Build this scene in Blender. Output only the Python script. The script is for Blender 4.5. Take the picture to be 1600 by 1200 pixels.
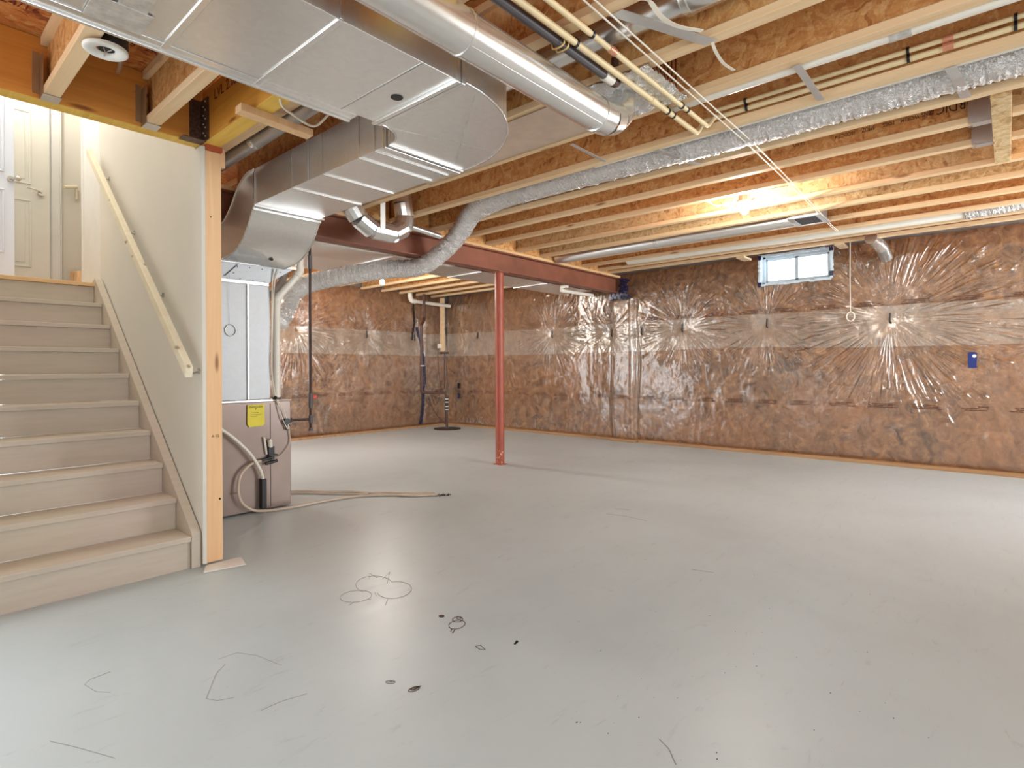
import bpy, bmesh, math, random
import numpy as np
from mathutils import Vector, Matrix, noise
random.seed(7); rng = np.random.default_rng(11)
S = bpy.context.scene
for o in list(bpy.data.objects): bpy.data.objects.remove(o)
COL = S.collection

# ------------------------------------------------------------------ camera
H = 1.15; YAW = 0.7229; ROLL = -0.0051
F = Vector((math.cos(YAW), math.sin(YAW), 0)); R0 = Vector((math.sin(YAW), -math.cos(YAW), 0)); U0 = Vector((0, 0, 1))
R3 = R0*math.cos(ROLL)+U0*math.sin(ROLL); U3 = U0*math.cos(ROLL)-R0*math.sin(ROLL)
cd = bpy.data.cameras.new('camera'); cam = bpy.data.objects.new('camera', cd); COL.objects.link(cam)
cd.sensor_width = 36; cd.sensor_fit = 'HORIZONTAL'; cd.lens = 36*878.7/1600; cd.shift_y = -25.07/1600
cd.clip_start = 0.05; cd.clip_end = 100
M = Matrix((R3, U3, -F)).transposed().to_4x4(); M.translation = Vector((0, 0, H)); cam.matrix_world = M
S.camera = cam

# ------------------------------------------------------------------ world, big lights, exposure
w = bpy.data.worlds.new('daylight'); S.world = w; w.use_nodes = True
w.node_tree.nodes['Background'].inputs[0].default_value = (0.86, 0.93, 1.0, 1)
w.node_tree.nodes['Background'].inputs[1].default_value = 7.0
S.view_settings.view_transform = 'Standard'; S.view_settings.look = 'None'
S.view_settings.gamma = 1; S.view_settings.use_curve_mapping = False
S.view_settings.exposure = 0.02
def area(name, loc, target, sx, sy, power, col):
    l = bpy.data.lights.new(name, 'AREA'); l.shape = 'RECTANGLE'; l.size = sx; l.size_y = sy
    l.energy = power; l.color = col; l.spread = math.radians(125)
    o = bpy.data.objects.new(name, l); COL.objects.link(o); o.location = loc
    d = Vector(target)-Vector(loc); o.rotation_euler = d.to_track_quat('-Z', 'Y').to_euler()
    return o
area('rear_fill_area', (1.2, -2.35, 1.5), (4.8, 5.0, 2.3), 3.4, 1.6, 64, (0.86, 0.94, 1.0))  # unseen soft area light added behind the camera to fill the room
area('side_fill_area', (-2.2, 0.2, 1.5), (3, 3.0, 2.1), 2.2, 1.4, 18, (0.86, 0.94, 1.0))  # added fill from the left, no window is built here
area('far_fill_area', (6.3, -2.4, 1.5), (5.8, 5.0, 2.1), 2.4, 1.5, 118, (0.86, 0.94, 1.0))  # added fill for the far end, out of view, no window behind it
def point(name, loc, power, rad, col=(1, 0.86, 0.68)):
    l = bpy.data.lights.new(name, 'POINT'); l.energy = power; l.shadow_soft_size = rad; l.color = col
    o = bpy.data.objects.new(name, l); COL.objects.link(o); o.location = loc
point('landing_light', (0.55, 6.2, 4.2), 52, 0.12, (1.0, 0.97, 0.92))
point('stair_light', (0.5, 4.6, 4.3), 18, 0.15, (0.97, 0.98, 0.98))

# ------------------------------------------------------------------ materials
def newmat(name):
    m = bpy.data.materials.new(name); m.use_nodes = True
    nt = m.node_tree; return m, nt, nt.nodes, nt.links, nt.nodes['Principled BSDF']
def srgb(r, g, b):
    f = lambda c: (c/255/12.92) if c/255 <= 0.04045 else ((c/255+0.055)/1.055)**2.4
    return (f(r), f(g), f(b), 1)
def coords(nd, ln, scale=(1, 1, 1), rot=(0, 0, 0)):
    t = nd.new('ShaderNodeTexCoord'); mp = nd.new('ShaderNodeMapping')
    mp.inputs['Scale'].default_value = scale; mp.inputs['Rotation'].default_value = rot
    ln.new(t.outputs['Object'], mp.inputs[0]); return mp.outputs[0]
def nz(nd, ln, vec, sc, det=4, rough=0.55, dist=0.0):
    n = nd.new('ShaderNodeTexNoise'); n.inputs['Scale'].default_value = sc; n.inputs['Detail'].default_value = det
    n.inputs['Roughness'].default_value = rough; n.inputs['Distortion'].default_value = dist
    ln.new(vec, n.inputs['Vector']); return n
def ramp(nd, ln, fac, stops):
    r = nd.new('ShaderNodeValToRGB'); e = r.color_ramp.elements
    while len(e) < len(stops): e.new(0.5)
    for i, (p, c) in enumerate(stops): e[i].position = p; e[i].color = c
    ln.new(fac, r.inputs[0]); return r.outputs[0]
def mix(nd, ln, fac, a, b, mode='MIX'):
    m = nd.new('ShaderNodeMix'); m.data_type = 'RGBA'; m.blend_type = mode
    for v, i in ((fac, 0), (a, 6), (b, 7)):
        if hasattr(v, 'links'): ln.new(v, m.inputs[i])
        else: m.inputs[i].default_value = v
    return m.outputs[2]
def bump(nd, ln, p, h, st=0.3, d=0.01):
    b = nd.new('ShaderNodeBump'); b.inputs['Strength'].default_value = st; b.inputs['Distance'].default_value = d
    ln.new(h, b.inputs['Height']); ln.new(b.outputs[0], p.inputs['Normal'])
def plain(name, c, rough=0.5, metal=0.0, var=0.06, sc=6.0, spec=0.5, bmp=0.0):
    m, nt, nd, ln, p = newmat(name)
    v = coords(nd, ln); n = nz(nd, ln, v, sc)
    dk = (c[0]*(1-var*2), c[1]*(1-var*2), c[2]*(1-var*2), 1); lt = (min(1, c[0]*(1+var)), min(1, c[1]*(1+var)), min(1, c[2]*(1+var)), 1)
    ln.new(ramp(nd, ln, n.outputs[0], [(0.3, dk), (0.7, lt)]), p.inputs['Base Color'])
    p.inputs['Roughness'].default_value = rough; p.inputs['Metallic'].default_value = metal
    p.inputs['Specular IOR Level'].default_value = spec
    if bmp: bump(nd, ln, p, n.outputs[0], bmp, 0.005)
    return m
def osb(name, cols, sc=(27, 27, 27), rough=0.7):
    m, nt, nd, ln, p = newmat(name)
    v = coords(nd, ln)
    n0 = nz(nd, ln, v, 5, 2)
    add = nd.new('ShaderNodeVectorMath'); add.operation = 'MULTIPLY_ADD'
    ln.new(n0.outputs['Color'], add.inputs[0]); add.inputs[1].default_value = (0.25, 0.25, 0.25); ln.new(v, add.inputs[2])
    outs = []
    for k, (s, ro) in enumerate((((1, .26, 1), (0.5, 0.3, 0.6)), ((.26, 1, .45), (0.2, 0.7, -0.5)))):
        mp = nd.new('ShaderNodeMapping'); mp.inputs['Scale'].default_value = tuple(a*b for a, b in zip(s, sc)); mp.inputs['Rotation'].default_value = ro
        ln.new(add.outputs[0], mp.inputs[0])
        vo = nd.new('ShaderNodeTexVoronoi'); vo.inputs['Scale'].default_value = 1.6; ln.new(mp.outputs[0], vo.inputs['Vector'])
        sep = nd.new('ShaderNodeSeparateColor'); ln.new(vo.outputs['Color'], sep.inputs[0]); outs.append(sep.outputs[0])
    mx = nd.new('ShaderNodeMath'); mx.operation = 'ADD'; ln.new(outs[0], mx.inputs[0]); ln.new(outs[1], mx.inputs[1])
    hf = nd.new('ShaderNodeMath'); hf.operation = 'MULTIPLY'; ln.new(mx.outputs[0], hf.inputs[0]); hf.inputs[1].default_value = 0.5
    c1 = ramp(nd, ln, hf.outputs[0], [(0.05, cols[0]), (0.25, cols[1]), (0.55, cols[2]), (0.95, cols[3])])
    n2 = nz(nd, ln, v, 90, 3); n3 = nz(nd, ln, v, 1.5, 2)
    c2 = mix(nd, ln, 0.35, c1, ramp(nd, ln, n2.outputs[0], [(0.3, (0.3, 0.3, 0.3, 1)), (0.7, (1, 1, 1, 1))]), 'MULTIPLY')
    ln.new(c2, p.inputs['Base Color']); p.inputs['Roughness'].default_value = rough
    bump(nd, ln, p, hf.outputs[0], 0.35, 0.004)
    return m
def lumber(name, c0, c1, along='Y', rough=0.62, knots=True):
    m, nt, nd, ln, p = newmat(name)
    s = {'X': (0.6, 14, 14), 'Y': (14, 0.6, 14), 'Z': (14, 14, 0.6)}[along]
    v = coords(nd, ln, s)
    n = nz(nd, ln, v, 1.6, 5, 0.6, 0.6)
    col = ramp(nd, ln, n.outputs[0], [(0.25, c0), (0.75, c1)])
    if knots:
        s2 = {'X': (3, 14, 14), 'Y': (14, 3, 14), 'Z': (14, 14, 3)}[along]
        vo = nd.new('ShaderNodeTexVoronoi'); vo.inputs['Scale'].default_value = 0.6; ln.new(coords(nd, ln, s2), vo.inputs['Vector'])
        k = ramp(nd, ln, vo.outputs['Distance'], [(0.05, (1, 1, 1, 1)), (0.13, (0, 0, 0, 1))])
        col = mix(nd, ln, k, col, (c0[0]*.45, c0[1]*.36, c0[2]*.3, 1))
    ln.new(col, p.inputs['Base Color']); p.inputs['Roughness'].default_value = rough
    bump(nd, ln, p, n.outputs[0], 0.15, 0.003)
    return m
def galv(name, base=0.72, rough=0.36, tint=(1, 0.985, 0.96), metal=0.9):
    m, nt, nd, ln, p = newmat(name)
    v = coords(nd, ln); vo = nd.new('ShaderNodeTexVoronoi'); vo.inputs['Scale'].default_value = 45; ln.new(v, vo.inputs['Vector'])
    sep = nd.new('ShaderNodeSeparateColor'); ln.new(vo.outputs['Color'], sep.inputs[0])
    n = nz(nd, ln, v, 2.2, 3)
    cc = [base*t for t in tint]
    ln.new(ramp(nd, ln, sep.outputs[0], [(0, (cc[0]*.975, cc[1]*.975, cc[2]*.975, 1)), (1, (cc[0]*1.015, cc[1]*1.015, cc[2]*1.015, 1))]), p.inputs['Base Color'])
    mr = nd.new('ShaderNodeMapRange'); ln.new(n.outputs[0], mr.inputs[0]); mr.inputs[3].default_value = rough-0.012; mr.inputs[4].default_value = rough+0.012
    ln.new(mr.outputs[0], p.inputs['Roughness']); p.inputs['Metallic'].default_value = metal
    return m
MT = {}
MT['osb'] = osb('osb_web', [srgb(172, 106, 54), srgb(208, 142, 80), srgb(220, 160, 94), srgb(232, 184, 124)])
MT['osb_pale'] = osb('osb_pale', [srgb(170, 125, 80), srgb(205, 165, 112), srgb(220, 184, 132), srgb(232, 205, 160)])
MT['osb_red'] = osb('osb_subfloor', [srgb(140, 66, 26), srgb(196, 110, 50), srgb(214, 134, 66), srgb(228, 168, 100)], (12, 26, 26))
MT['flange'] = lumber('flange_lumber', srgb(222, 184, 138), srgb(240, 210, 168))
MT['rail'] = lumber('rail_lumber', srgb(226, 214, 186), srgb(240, 230, 206))
MT['bronze'] = plain('dark_hanger_metal', srgb(176, 150, 118), 0.4, 0.7, 0.1)
MT['stud'] = lumber('stud_lumber', srgb(226, 178, 128), srgb(242, 202, 156), 'Z')
MT['plate'] = lumber('plate_lumber', srgb(214, 168, 116), srgb(236, 198, 148), 'X')
MT['lvl'] = lumber('lvl_veneer', srgb(204, 128, 46), srgb(226, 156, 70), 'X')
MT['lvly'] = lumber('lvl_veneer_side', srgb(206, 136, 44), srgb(228, 164, 70), 'Y')
MT['lvlply'] = lumber('lvl_plies', srgb(222, 170, 64), srgb(244, 204, 100), 'Y', knots=False)
MT['galv'] = galv('galvanized', 0.84, 0.31, (1, 0.98, 0.95), 0.9); MT['galv2'] = galv('galvanized_bright', 0.82, 0.24)
MT['galvp'] = galv('galvanized_plenum', 0.46, 0.5, (0.97, 0.98, 1.0), 0.75)
MT['galvdark'] = galv('galvanized_dark', 0.5, 0.4)
MT['zinc'] = galv('zinc_strap', 0.7, 0.42)
MT['tape'] = plain('foil_tape', srgb(214, 208, 200), 0.38, 0.55, 0.12, 30, bmp=0.4)
MT['steel'] = plain('red_primer_steel', srgb(142, 86, 64), 0.55, 0.0, 0.14, 3, 0.4)
MT['postred'] = plain('red_post_paint', srgb(164, 76, 52), 0.42, 0.0, 0.08, 5)
MT['dry'] = plain('painted_drywall', srgb(222, 217, 206), 0.75, 0, 0.02, 1.2, 0.3)
MT['dryedge'] = plain('raw_drywall_edge', srgb(226, 218, 208), 0.8, 0, 0.05)
MT['trim'] = plain('trim_paint', srgb(232, 230, 226), 0.4, 0, 0.02)
MT['doorw'] = plain('door_paint', srgb(234, 231, 220), 0.42, 0, 0.015)
MT['door_bluelit'] = plain('blue_lit_door_paint', srgb(220, 226, 240), 0.42, 0, 0.015)  # blue light falling on this door is put into its colour
MT['chrome'] = plain('chrome', srgb(200, 198, 192), 0.18, 1.0, 0.02)
MT['abs'] = plain('abs_pipe', srgb(84, 78, 80), 0.38, 0, 0.1)
MT['cpvc'] = plain('cream_cpvc', srgb(236, 212, 166), 0.42, 0, 0.05)
MT['pvc'] = plain('white_pvc', srgb(236, 228, 214), 0.35, 0, 0.03)
MT['black'] = plain('black_plastic', srgb(26, 22, 22), 0.35, 0, 0.1)
MT['iron'] = plain('black_iron_pipe', srgb(58, 34, 30), 0.42, 0.3, 0.2)
MT['brownpipe'] = plain('brown_pipe', srgb(80, 50, 38), 0.42, 0, 0.1)
MT['red'] = plain('red_plastic', srgb(206, 44, 32), 0.4)
MT['copper'] = plain('copper_fitting', srgb(226, 158, 126), 0.35, 0.5, 0.1)
MT['wire'] = plain('white_cable', srgb(238, 226, 208), 0.5, 0, 0.03)
MT['hose'] = plain('clear_vinyl_hose', srgb(206, 186, 166), 0.25, 0, 0.08)
MT['yellow'] = plain('yellow_card', srgb(232, 214, 70), 0.6, 0, 0.03)
MT['ink'] = plain('ink', srgb(40, 20, 14), 0.7)
MT['inkred'] = plain('red_ink', srgb(110, 34, 24), 0.7)
m, nt, nd, ln, p = newmat('blue_film_tape')
v = coords(nd, ln); vo = nd.new('ShaderNodeTexVoronoi'); vo.inputs['Scale'].default_value = 34; ln.new(v, vo.inputs['Vector'])
ln.new(ramp(nd, ln, vo.outputs['Distance'], [(0.10, srgb(214, 206, 214)), (0.2, srgb(40, 38, 84)), (0.6, srgb(28, 26, 56))]), p.inputs['Base Color']); p.inputs['Roughness'].default_value = 0.3; MT['bluetape'] = m
MT['bluetag'] = plain('blue_plastic', srgb(24, 46, 120), 0.4)
MT['ply'] = plain('scrap_wood', srgb(216, 186, 148), 0.7, 0, 0.1)
MT['tuft'] = plain('yellow_insulation', srgb(226, 190, 120), 0.95, 0, 0.2, 20)
MT['vinyl'] = plain('window_vinyl', srgb(214, 230, 240), 0.4)
MT['conc'] = plain('foundation_concrete', srgb(150, 145, 138), 0.9, 0, 0.1)
MT['redwood'] = plain('red_shim', srgb(178, 84, 44), 0.7)
MT['dark'] = plain('dark_cavity', srgb(50, 44, 42), 0.6)
MT['white'] = plain('white_enamel', srgb(240, 236, 228), 0.3)

m, nt, nd, ln, p = newmat('brown_furnace_steel')
v = coords(nd, ln); n = nz(nd, ln, v, 3, 2)
ln.new(ramp(nd, ln, n.outputs[0], [(0.3, srgb(142, 122, 112)), (0.7, srgb(156, 136, 126))]), p.inputs['Base Color'])
p.inputs['Roughness'].default_value = 0.3; p.inputs['Metallic'].default_value = 0.35; MT['furnace'] = m

m, nt, nd, ln, p = newmat('crinkled_foil')                                  # flex duct foil
v = coords(nd, ln); n = nz(nd, ln, v, 60, 4, 0.6, 1.0)
p.inputs['Base Color'].default_value = (0.88, 0.845, 0.81, 1); p.inputs['Metallic'].default_value = 0.72; p.inputs['Roughness'].default_value = 0.24
bump(nd, ln, p, n.outputs[0], 1.0, 0.02); MT['foil'] = m

for bk, bs in (('bulb', 1150), ('bulb_far', 2100), ('bulb_near_fill', 230)):
    m, nt, nd, ln, p = newmat('emitting_'+bk)
    p.inputs['Base Color'].default_value = (1, 1, 1, 1); p.inputs['Emission Color'].default_value = (1, 0.93, 0.84, 1)
    p.inputs['Emission Strength'].default_value = bs; MT[bk] = m

m, nt, nd, ln, p = newmat('painted_slab')                                   # grey painted concrete
v = coords(nd, ln)
n1 = nz(nd, ln, v, 0.7, 4, 0.6, 0.4); n2 = nz(nd, ln, v, 26, 5, 0.7)
vs = coords(nd, ln, (1.2, 5.0, 1), (0, 0, 0.9)); n3 = nz(nd, ln, vs, 3.2, 6, 0.72, 1.2)
base = ramp(nd, ln, n1.outputs[0], [(0.3, srgb(178, 187, 189)), (0.5, srgb(187, 196, 198)), (0.72, srgb(192, 201, 203))])
scf = ramp(nd, ln, n3.outputs[0], [(0.60, (0, 0, 0, 1)), (0.76, (0.7, 0.7, 0.7, 1))])
c = mix(nd, ln, scf, base, srgb(160, 165, 166))
spk = nz(nd, ln, v, 60, 2, 0.5); spf = ramp(nd, ln, spk.outputs[0], [(0.76, (0, 0, 0, 1)), (0.80, (0.7, 0.7, 0.7, 1))])
c = mix(nd, ln, spf, c, srgb(120, 116, 110)); ln.new(c, p.inputs['Base Color'])
mr = nd.new('ShaderNodeMapRange'); ln.new(n3.outputs[0], mr.inputs[0]); mr.inputs[3].default_value = 0.26; mr.inputs[4].default_value = 0.48
ln.new(mr.outputs[0], p.inputs['Roughness']); p.inputs['Specular IOR Level'].default_value = 0.45
bump(nd, ln, p, n2.outputs[0], 0.12, 0.003); MT['slab'] = m

m, nt, nd, ln, p = newmat('stair_primer')                                   # greige, worn pinker wood
v = coords(nd, ln); n1 = nz(nd, ln, v, 1.4, 4, 0.6, 0.5); vs = coords(nd, ln, (2, 20, 20)); n2 = nz(nd, ln, vs, 2, 4)
c = ramp(nd, ln, n1.outputs[0], [(0.35, srgb(204, 187, 173)), (0.6, srgb(199, 187, 169))])
c = mix(nd, ln, 0.25, c, ramp(nd, ln, n2.outputs[0], [(0.3, (0.72, 0.7, 0.68, 1)), (0.6, (1, 1, 1, 1))]), 'MULTIPLY')
ln.new(c, p.inputs['Base Color']); p.inputs['Roughness'].default_value = 0.55; MT['stair'] = m

m, nt, nd, ln, p = newmat('brown_fibreglass')                               # insulation behind the film
v = coords(nd, ln)
n1 = nz(nd, ln, v, 5.5, 6, 0.68, 1.6); n2 = nz(nd, ln, v, 28, 5, 0.7, 1.2); n3 = nz(nd, ln, v, 1.1, 3)
c = ramp(nd, ln, n1.outputs[0], [(0.32, srgb(62, 40, 24)), (0.44, srgb(124, 86, 54)), (0.56, srgb(156, 112, 74)), (0.72, srgb(204, 158, 100))])
c = mix(nd, ln, 0.5, c, ramp(nd, ln, n2.outputs[0], [(0.3, (0.5, 0.42, 0.38, 1)), (0.62, (1, 1, 1, 1))]), 'MULTIPLY')
c = mix(nd, ln, ramp(nd, ln, n3.outputs[0], [(0.40, (0, 0, 0, 1)), (0.72, (0.45, 0.45, 0.45, 1))]), c, srgb(180, 118, 66))
ln.new(c, p.inputs['Base Color']); p.inputs['Roughness'].default_value = 0.95; p.inputs['Specular IOR Level'].default_value = 0.1
bump(nd, ln, p, n2.outputs[0], 0.5, 0.02); MT['batt'] = m
def film(name, haze, tint, gl, centers, axis):
    m = bpy.data.materials.new(name); m.use_nodes = True; nt = m.node_tree; nd = nt.nodes; ln = nt.links; nd.clear()
    def math_(op, a, b=None, c=None):
        n = nd.new('ShaderNodeMath'); n.operation = op
        for i, v_ in enumerate((a, b, c)):
            if v_ is None: continue
            if hasattr(v_, 'links'): ln.new(v_, n.inputs[i])
            else: n.inputs[i].default_value = v_
        return n.outputs[0]
    out = nd.new('ShaderNodeOutputMaterial'); tr = nd.new('ShaderNodeBsdfTransparent'); tr.inputs[0].default_value = tint
    df = nd.new('ShaderNodeBsdfDiffuse'); df.inputs[0].default_value = srgb(222, 208, 192)
    gs = nd.new('ShaderNodeBsdfGlossy'); gs.inputs['Roughness'].default_value = 0.19; gs.inputs[0].default_value = (1, 0.98, 0.94, 1)
    tc = nd.new('ShaderNodeTexCoord'); sx = nd.new('ShaderNodeSeparateXYZ'); ln.new(tc.outputs['Object'], sx.inputs[0])
    U = sx.outputs[1 if axis == 'X' else 0]; Z = sx.outputs[2]
    jit = nz(nd, ln, tc.outputs['Object'], 5.0, 2).outputs[0]
    fine = nz(nd, ln, tc.outputs['Object'], 38, 3, 0.6, 1.0).outputs[0]
    H_ = math_('MULTIPLY', fine, 0.0016)
    for k, (cu, cz, R_, nn) in enumerate(centers):
        du = math_('SUBTRACT', U, cu); dz = math_('SUBTRACT', Z, cz)
        r2 = math_('SQRT', math_('ADD', math_('MULTIPLY', du, du), math_('MULTIPLY_ADD', dz, dz, 1e-5)))
        cb = nd.new('ShaderNodeCombineXYZ')
        ln.new(math_('MULTIPLY', math_('DIVIDE', du, r2), nn), cb.inputs[0]); ln.new(math_('MULTIPLY', math_('DIVIDE', dz, r2), nn), cb.inputs[1])
        ln.new(math_('MULTIPLY_ADD', r2, 2.6, k*7.3), cb.inputs[2])
        ns_ = nd.new('ShaderNodeTexNoise'); ns_.inputs['Scale'].default_value = 1; ns_.inputs['Detail'].default_value = 1.5; ln.new(cb.outputs[0], ns_.inputs['Vector'])
        rg = nd.new('ShaderNodeMapRange'); rg.interpolation_type = 'SMOOTHSTEP'; ln.new(ns_.outputs[0], rg.inputs[0]); rg.inputs[1].default_value = 0.42; rg.inputs[2].default_value = 0.68
        rj = math_('MULTIPLY_ADD', math_('SUBTRACT', jit, 0.5), R_*1.5, r2)
        up_ = nd.new('ShaderNodeMapRange'); up_.interpolation_type = 'SMOOTHSTEP'; ln.new(rj, up_.inputs[0]); up_.inputs[1].default_value = R_*0.10; up_.inputs[2].default_value = R_*0.5
        dn = nd.new('ShaderNodeMapRange'); dn.interpolation_type = 'SMOOTHSTEP'; ln.new(rj, dn.inputs[0]); dn.inputs[1].default_value = R_*0.7; dn.inputs[2].default_value = R_*1.15; dn.inputs[3].default_value = 1; dn.inputs[4].default_value = 0
        amp = math_('MULTIPLY', math_('MULTIPLY', up_.outputs[0], dn.outputs[0]), math_('MULTIPLY', r2, 0.032))
        H_ = math_('MULTIPLY_ADD', rg.outputs[0], amp, H_)
    bp = nd.new('ShaderNodeBump'); bp.inputs['Strength'].default_value = 1; bp.inputs['Distance'].default_value = 1.0; ln.new(H_, bp.inputs['Height'])
    ln.new(bp.outputs[0], gs.inputs['Normal']); ln.new(bp.outputs[0], df.inputs['Normal'])
    m1 = nd.new('ShaderNodeMixShader'); m1.inputs[0].default_value = haze; ln.new(tr.outputs[0], m1.inputs[1]); ln.new(df.outputs[0], m1.inputs[2])
    lw = nd.new('ShaderNodeLayerWeight'); lw.inputs[0].default_value = 0.25; ln.new(bp.outputs[0], lw.inputs['Normal'])
    ma = math_('MULTIPLY_ADD', lw.outputs['Fresnel'], 0.5, gl)
    m2 = nd.new('ShaderNodeMixShader'); ln.new(ma, m2.inputs[0]); ln.new(m1.outputs[0], m2.inputs[1]); ln.new(gs.outputs[0], m2.inputs[2])
    ln.new(m2.outputs[0], out.inputs[0]); return m
CR = [(1.02, 1.70, 1.0, 17), (2.38, 1.72, 0.66, 14), (3.55, 1.72, 0.62, 12), (4.72, 1.70, 0.40, 9), (5.92, 1.73, 0.66, 16)]
CB = [(5.85, 1.77, 0.55, 12), (4.5, 1.80, 0.80, 15), (6.94, 1.75, 0.35, 7)]
for ax, cs in (('X', CR), ('Y', CB)):
    MT['film'+ax] = film('vapour_film_'+ax.lower(), 0.10, (0.97, 0.94, 0.91, 1), 0.075, cs, ax)
    MT['lap'+ax] = film('vapour_film_lap_'+ax.lower(), 0.28, (0.95, 0.93, 0.90, 1), 0.08, cs, ax)
m = bpy.data.materials.new('window_glass'); m.use_nodes = True; nt = m.node_tree; nd = nt.nodes; ln = nt.links; nd.clear()
out = nd.new('ShaderNodeOutputMaterial'); tr = nd.new('ShaderNodeBsdfTransparent'); tr.inputs[0].default_value = (0.97, 0.99, 1, 1)
gs = nd.new('ShaderNodeBsdfGlossy'); gs.inputs['Roughness'].default_value = 0.02; mx = nd.new('ShaderNodeMixShader'); mx.inputs[0].default_value = 0.06
ln.new(tr.outputs[0], mx.inputs[1]); ln.new(gs.outputs[0], mx.inputs[2]); ln.new(mx.outputs[0], out.inputs[0]); MT['glass'] = m

# ------------------------------------------------------------------ mesh helpers
class B:
    def __init__(s): s.bm = bmesh.new()
    def box(s, x0, x1, y0, y1, z0, z1):
        vs = [s.bm.verts.new((x, y, z)) for x in (x0, x1) for y in (y0, y1) for z in (z0, z1)]
        for f in ((0, 1, 3, 2), (4, 6, 7, 5), (0, 4, 5, 1), (2, 3, 7, 6), (0, 2, 6, 4), (1, 5, 7, 3)): s.bm.faces.new([vs[i] for i in f])
        return s
    def hexa(s, pts):      # 8 points: bottom 4 then top 4
        vs = [s.bm.verts.new(p) for p in pts]
        for f in ((0, 3, 2, 1), (4, 5, 6, 7), (0, 1, 5, 4), (1, 2, 6, 5), (2, 3, 7, 6), (3, 0, 4, 7)): s.bm.faces.new([vs[i] for i in f])
        return s
    def prism(s, prof, axis, a0, a1, smooth=False):
        def P(u, v, a): return {'X': (a, u, v), 'Y': (u, a, v), 'Z': (u, v, a)}[axis]
        A = [s.bm.verts.new(P(u, v, a0)) for u, v in prof]; C = [s.bm.verts.new(P(u, v, a1)) for u, v in prof]
        n = len(prof)
        for i in range(n):
            f = s.bm.faces.new([A[i], A[(i+1) % n], C[(i+1) % n], C[i]]); f.smooth = smooth
        A2 = [s.bm.verts.new(v.co) for v in A]; C2 = [s.bm.verts.new(v.co) for v in C]
        s.bm.faces.new(A2[::-1]); s.bm.faces.new(C2); return s
    def tube(s, path, r, seg=12, caps=True, smooth=True):
        P = [Vector(p) for p in path]; rs = r if isinstance(r, (list, tuple)) else [r]*len(P)
        d0 = (P[1]-P[0]).normalized(); a = Vector((0, 0, 1)) if abs(d0.z) < 0.9 else Vector((1, 0, 0))
        u = d0.cross(a).normalized(); rings = []
        for i, q in enumerate(P):
            if i == 0: d = d0
            elif i == len(P)-1: d = (P[i]-P[i-1]).normalized()
            else: d = ((P[i]-P[i-1]).normalized()+(P[i+1]-P[i]).normalized()).normalized()
            u = (u-d*u.dot(d)).normalized(); w2 = d.cross(u)
            sc = 1.0
            if 0 < i < len(P)-1:
                c = max(0.5, d.dot((P[i+1]-P[i]).normalized())); sc = 1.0/c
            rings.append([s.bm.verts.new(q+(u*math.cos(t)+w2*math.sin(t))*rs[i]) for t in [2*math.pi*k/seg for k in range(seg)]])
        for A, C in zip(rings, rings[1:]):
            for k in range(seg):
                f = s.bm.faces.new([A[k], A[(k+1) % seg], C[(k+1) % seg], C[k]]); f.smooth = smooth
        if caps:
            s.bm.faces.new([s.bm.verts.new(v.co) for v in rings[0]][::-1]); s.bm.faces.new([s.bm.verts.new(v.co) for v in rings[-1]])
        return s
    def ball(s, c, r, sub=2, sz=1.0):
        g = bmesh.ops.create_icosphere(s.bm, subdivisions=sub, radius=r, matrix=Matrix.Translation(c) @ Matrix.Diagonal((1, 1, sz, 1)))
        for v in g['verts']:
            for f in v.link_faces: f.smooth = True
        return s
    def ribbon(s, path, wd, th=0.0015, up=(0, 0, 1)):
        P = [Vector(p) for p in path]; up = Vector(up)
        L = []
        for i, q in enumerate(P):
            a = P[max(0, i-1)]; b = P[min(len(P)-1, i+1)]; d = (b-a).normalized(); n = d.cross(up).normalized()*wd/2
            L.append([s.bm.verts.new(q+n), s.bm.verts.new(q-n), s.bm.verts.new(q-n+up*th), s.bm.verts.new(q+n+up*th)])
        for A, C in zip(L, L[1:]):
            for k in range(4): s.bm.faces.new([A[k], A[(k+1) % 4], C[(k+1) % 4], C[k]])
        s.bm.faces.new(L[0][::-1]); s.bm.faces.new(L[-1]); return s
def thing(name, label, cat, loc=(0, 0, 0), group=None, kind=None):
    o = bpy.data.objects.new(name, None); COL.objects.link(o); o.location = loc; o.empty_display_size = 0.1
    if label: o['label'] = label
    if cat: o['category'] = cat
    if group: o['group'] = group
    if kind: o['kind'] = kind
    return o
def wloc(o):
    l = Vector((0, 0, 0))
    while o is not None:
        l += o.location; o = o.parent
    return l
def part(name, b, mat, parent=None, bevel=0.0, label=None, kind=None):
    me = bpy.data.meshes.new(name)
    bmesh.ops.recalc_face_normals(b.bm, faces=b.bm.faces[:]); b.bm.to_mesh(me); b.bm.free()
    me.materials.append(MT[mat] if isinstance(mat, str) else mat)
    o = bpy.data.objects.new(name, me); COL.objects.link(o)
    if parent is not None:
        o.parent = parent
        root = parent
        while root.parent is not None: root = root.parent
        if root is parent: o.matrix_parent_inverse = Matrix.Translation(-parent.location)
    if bevel:
        md = o.modifiers.new('bevel', 'BEVEL'); md.width = bevel; md.segments = 2; md.limit_method = 'ANGLE'
    if label: o['label'] = label
    if kind: o['kind'] = kind
    return o
def tag(o, label, cat, group=None, kind=None):
    o['label'] = label; o['category'] = cat
    if group: o['group'] = group
    if kind: o['kind'] = kind
    return o
def struct(name, b, mat, parent=None, bevel=0.0):
    o = part(name, b, mat, parent, bevel)
    if parent is None: o['kind'] = 'structure'
    return o
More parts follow.
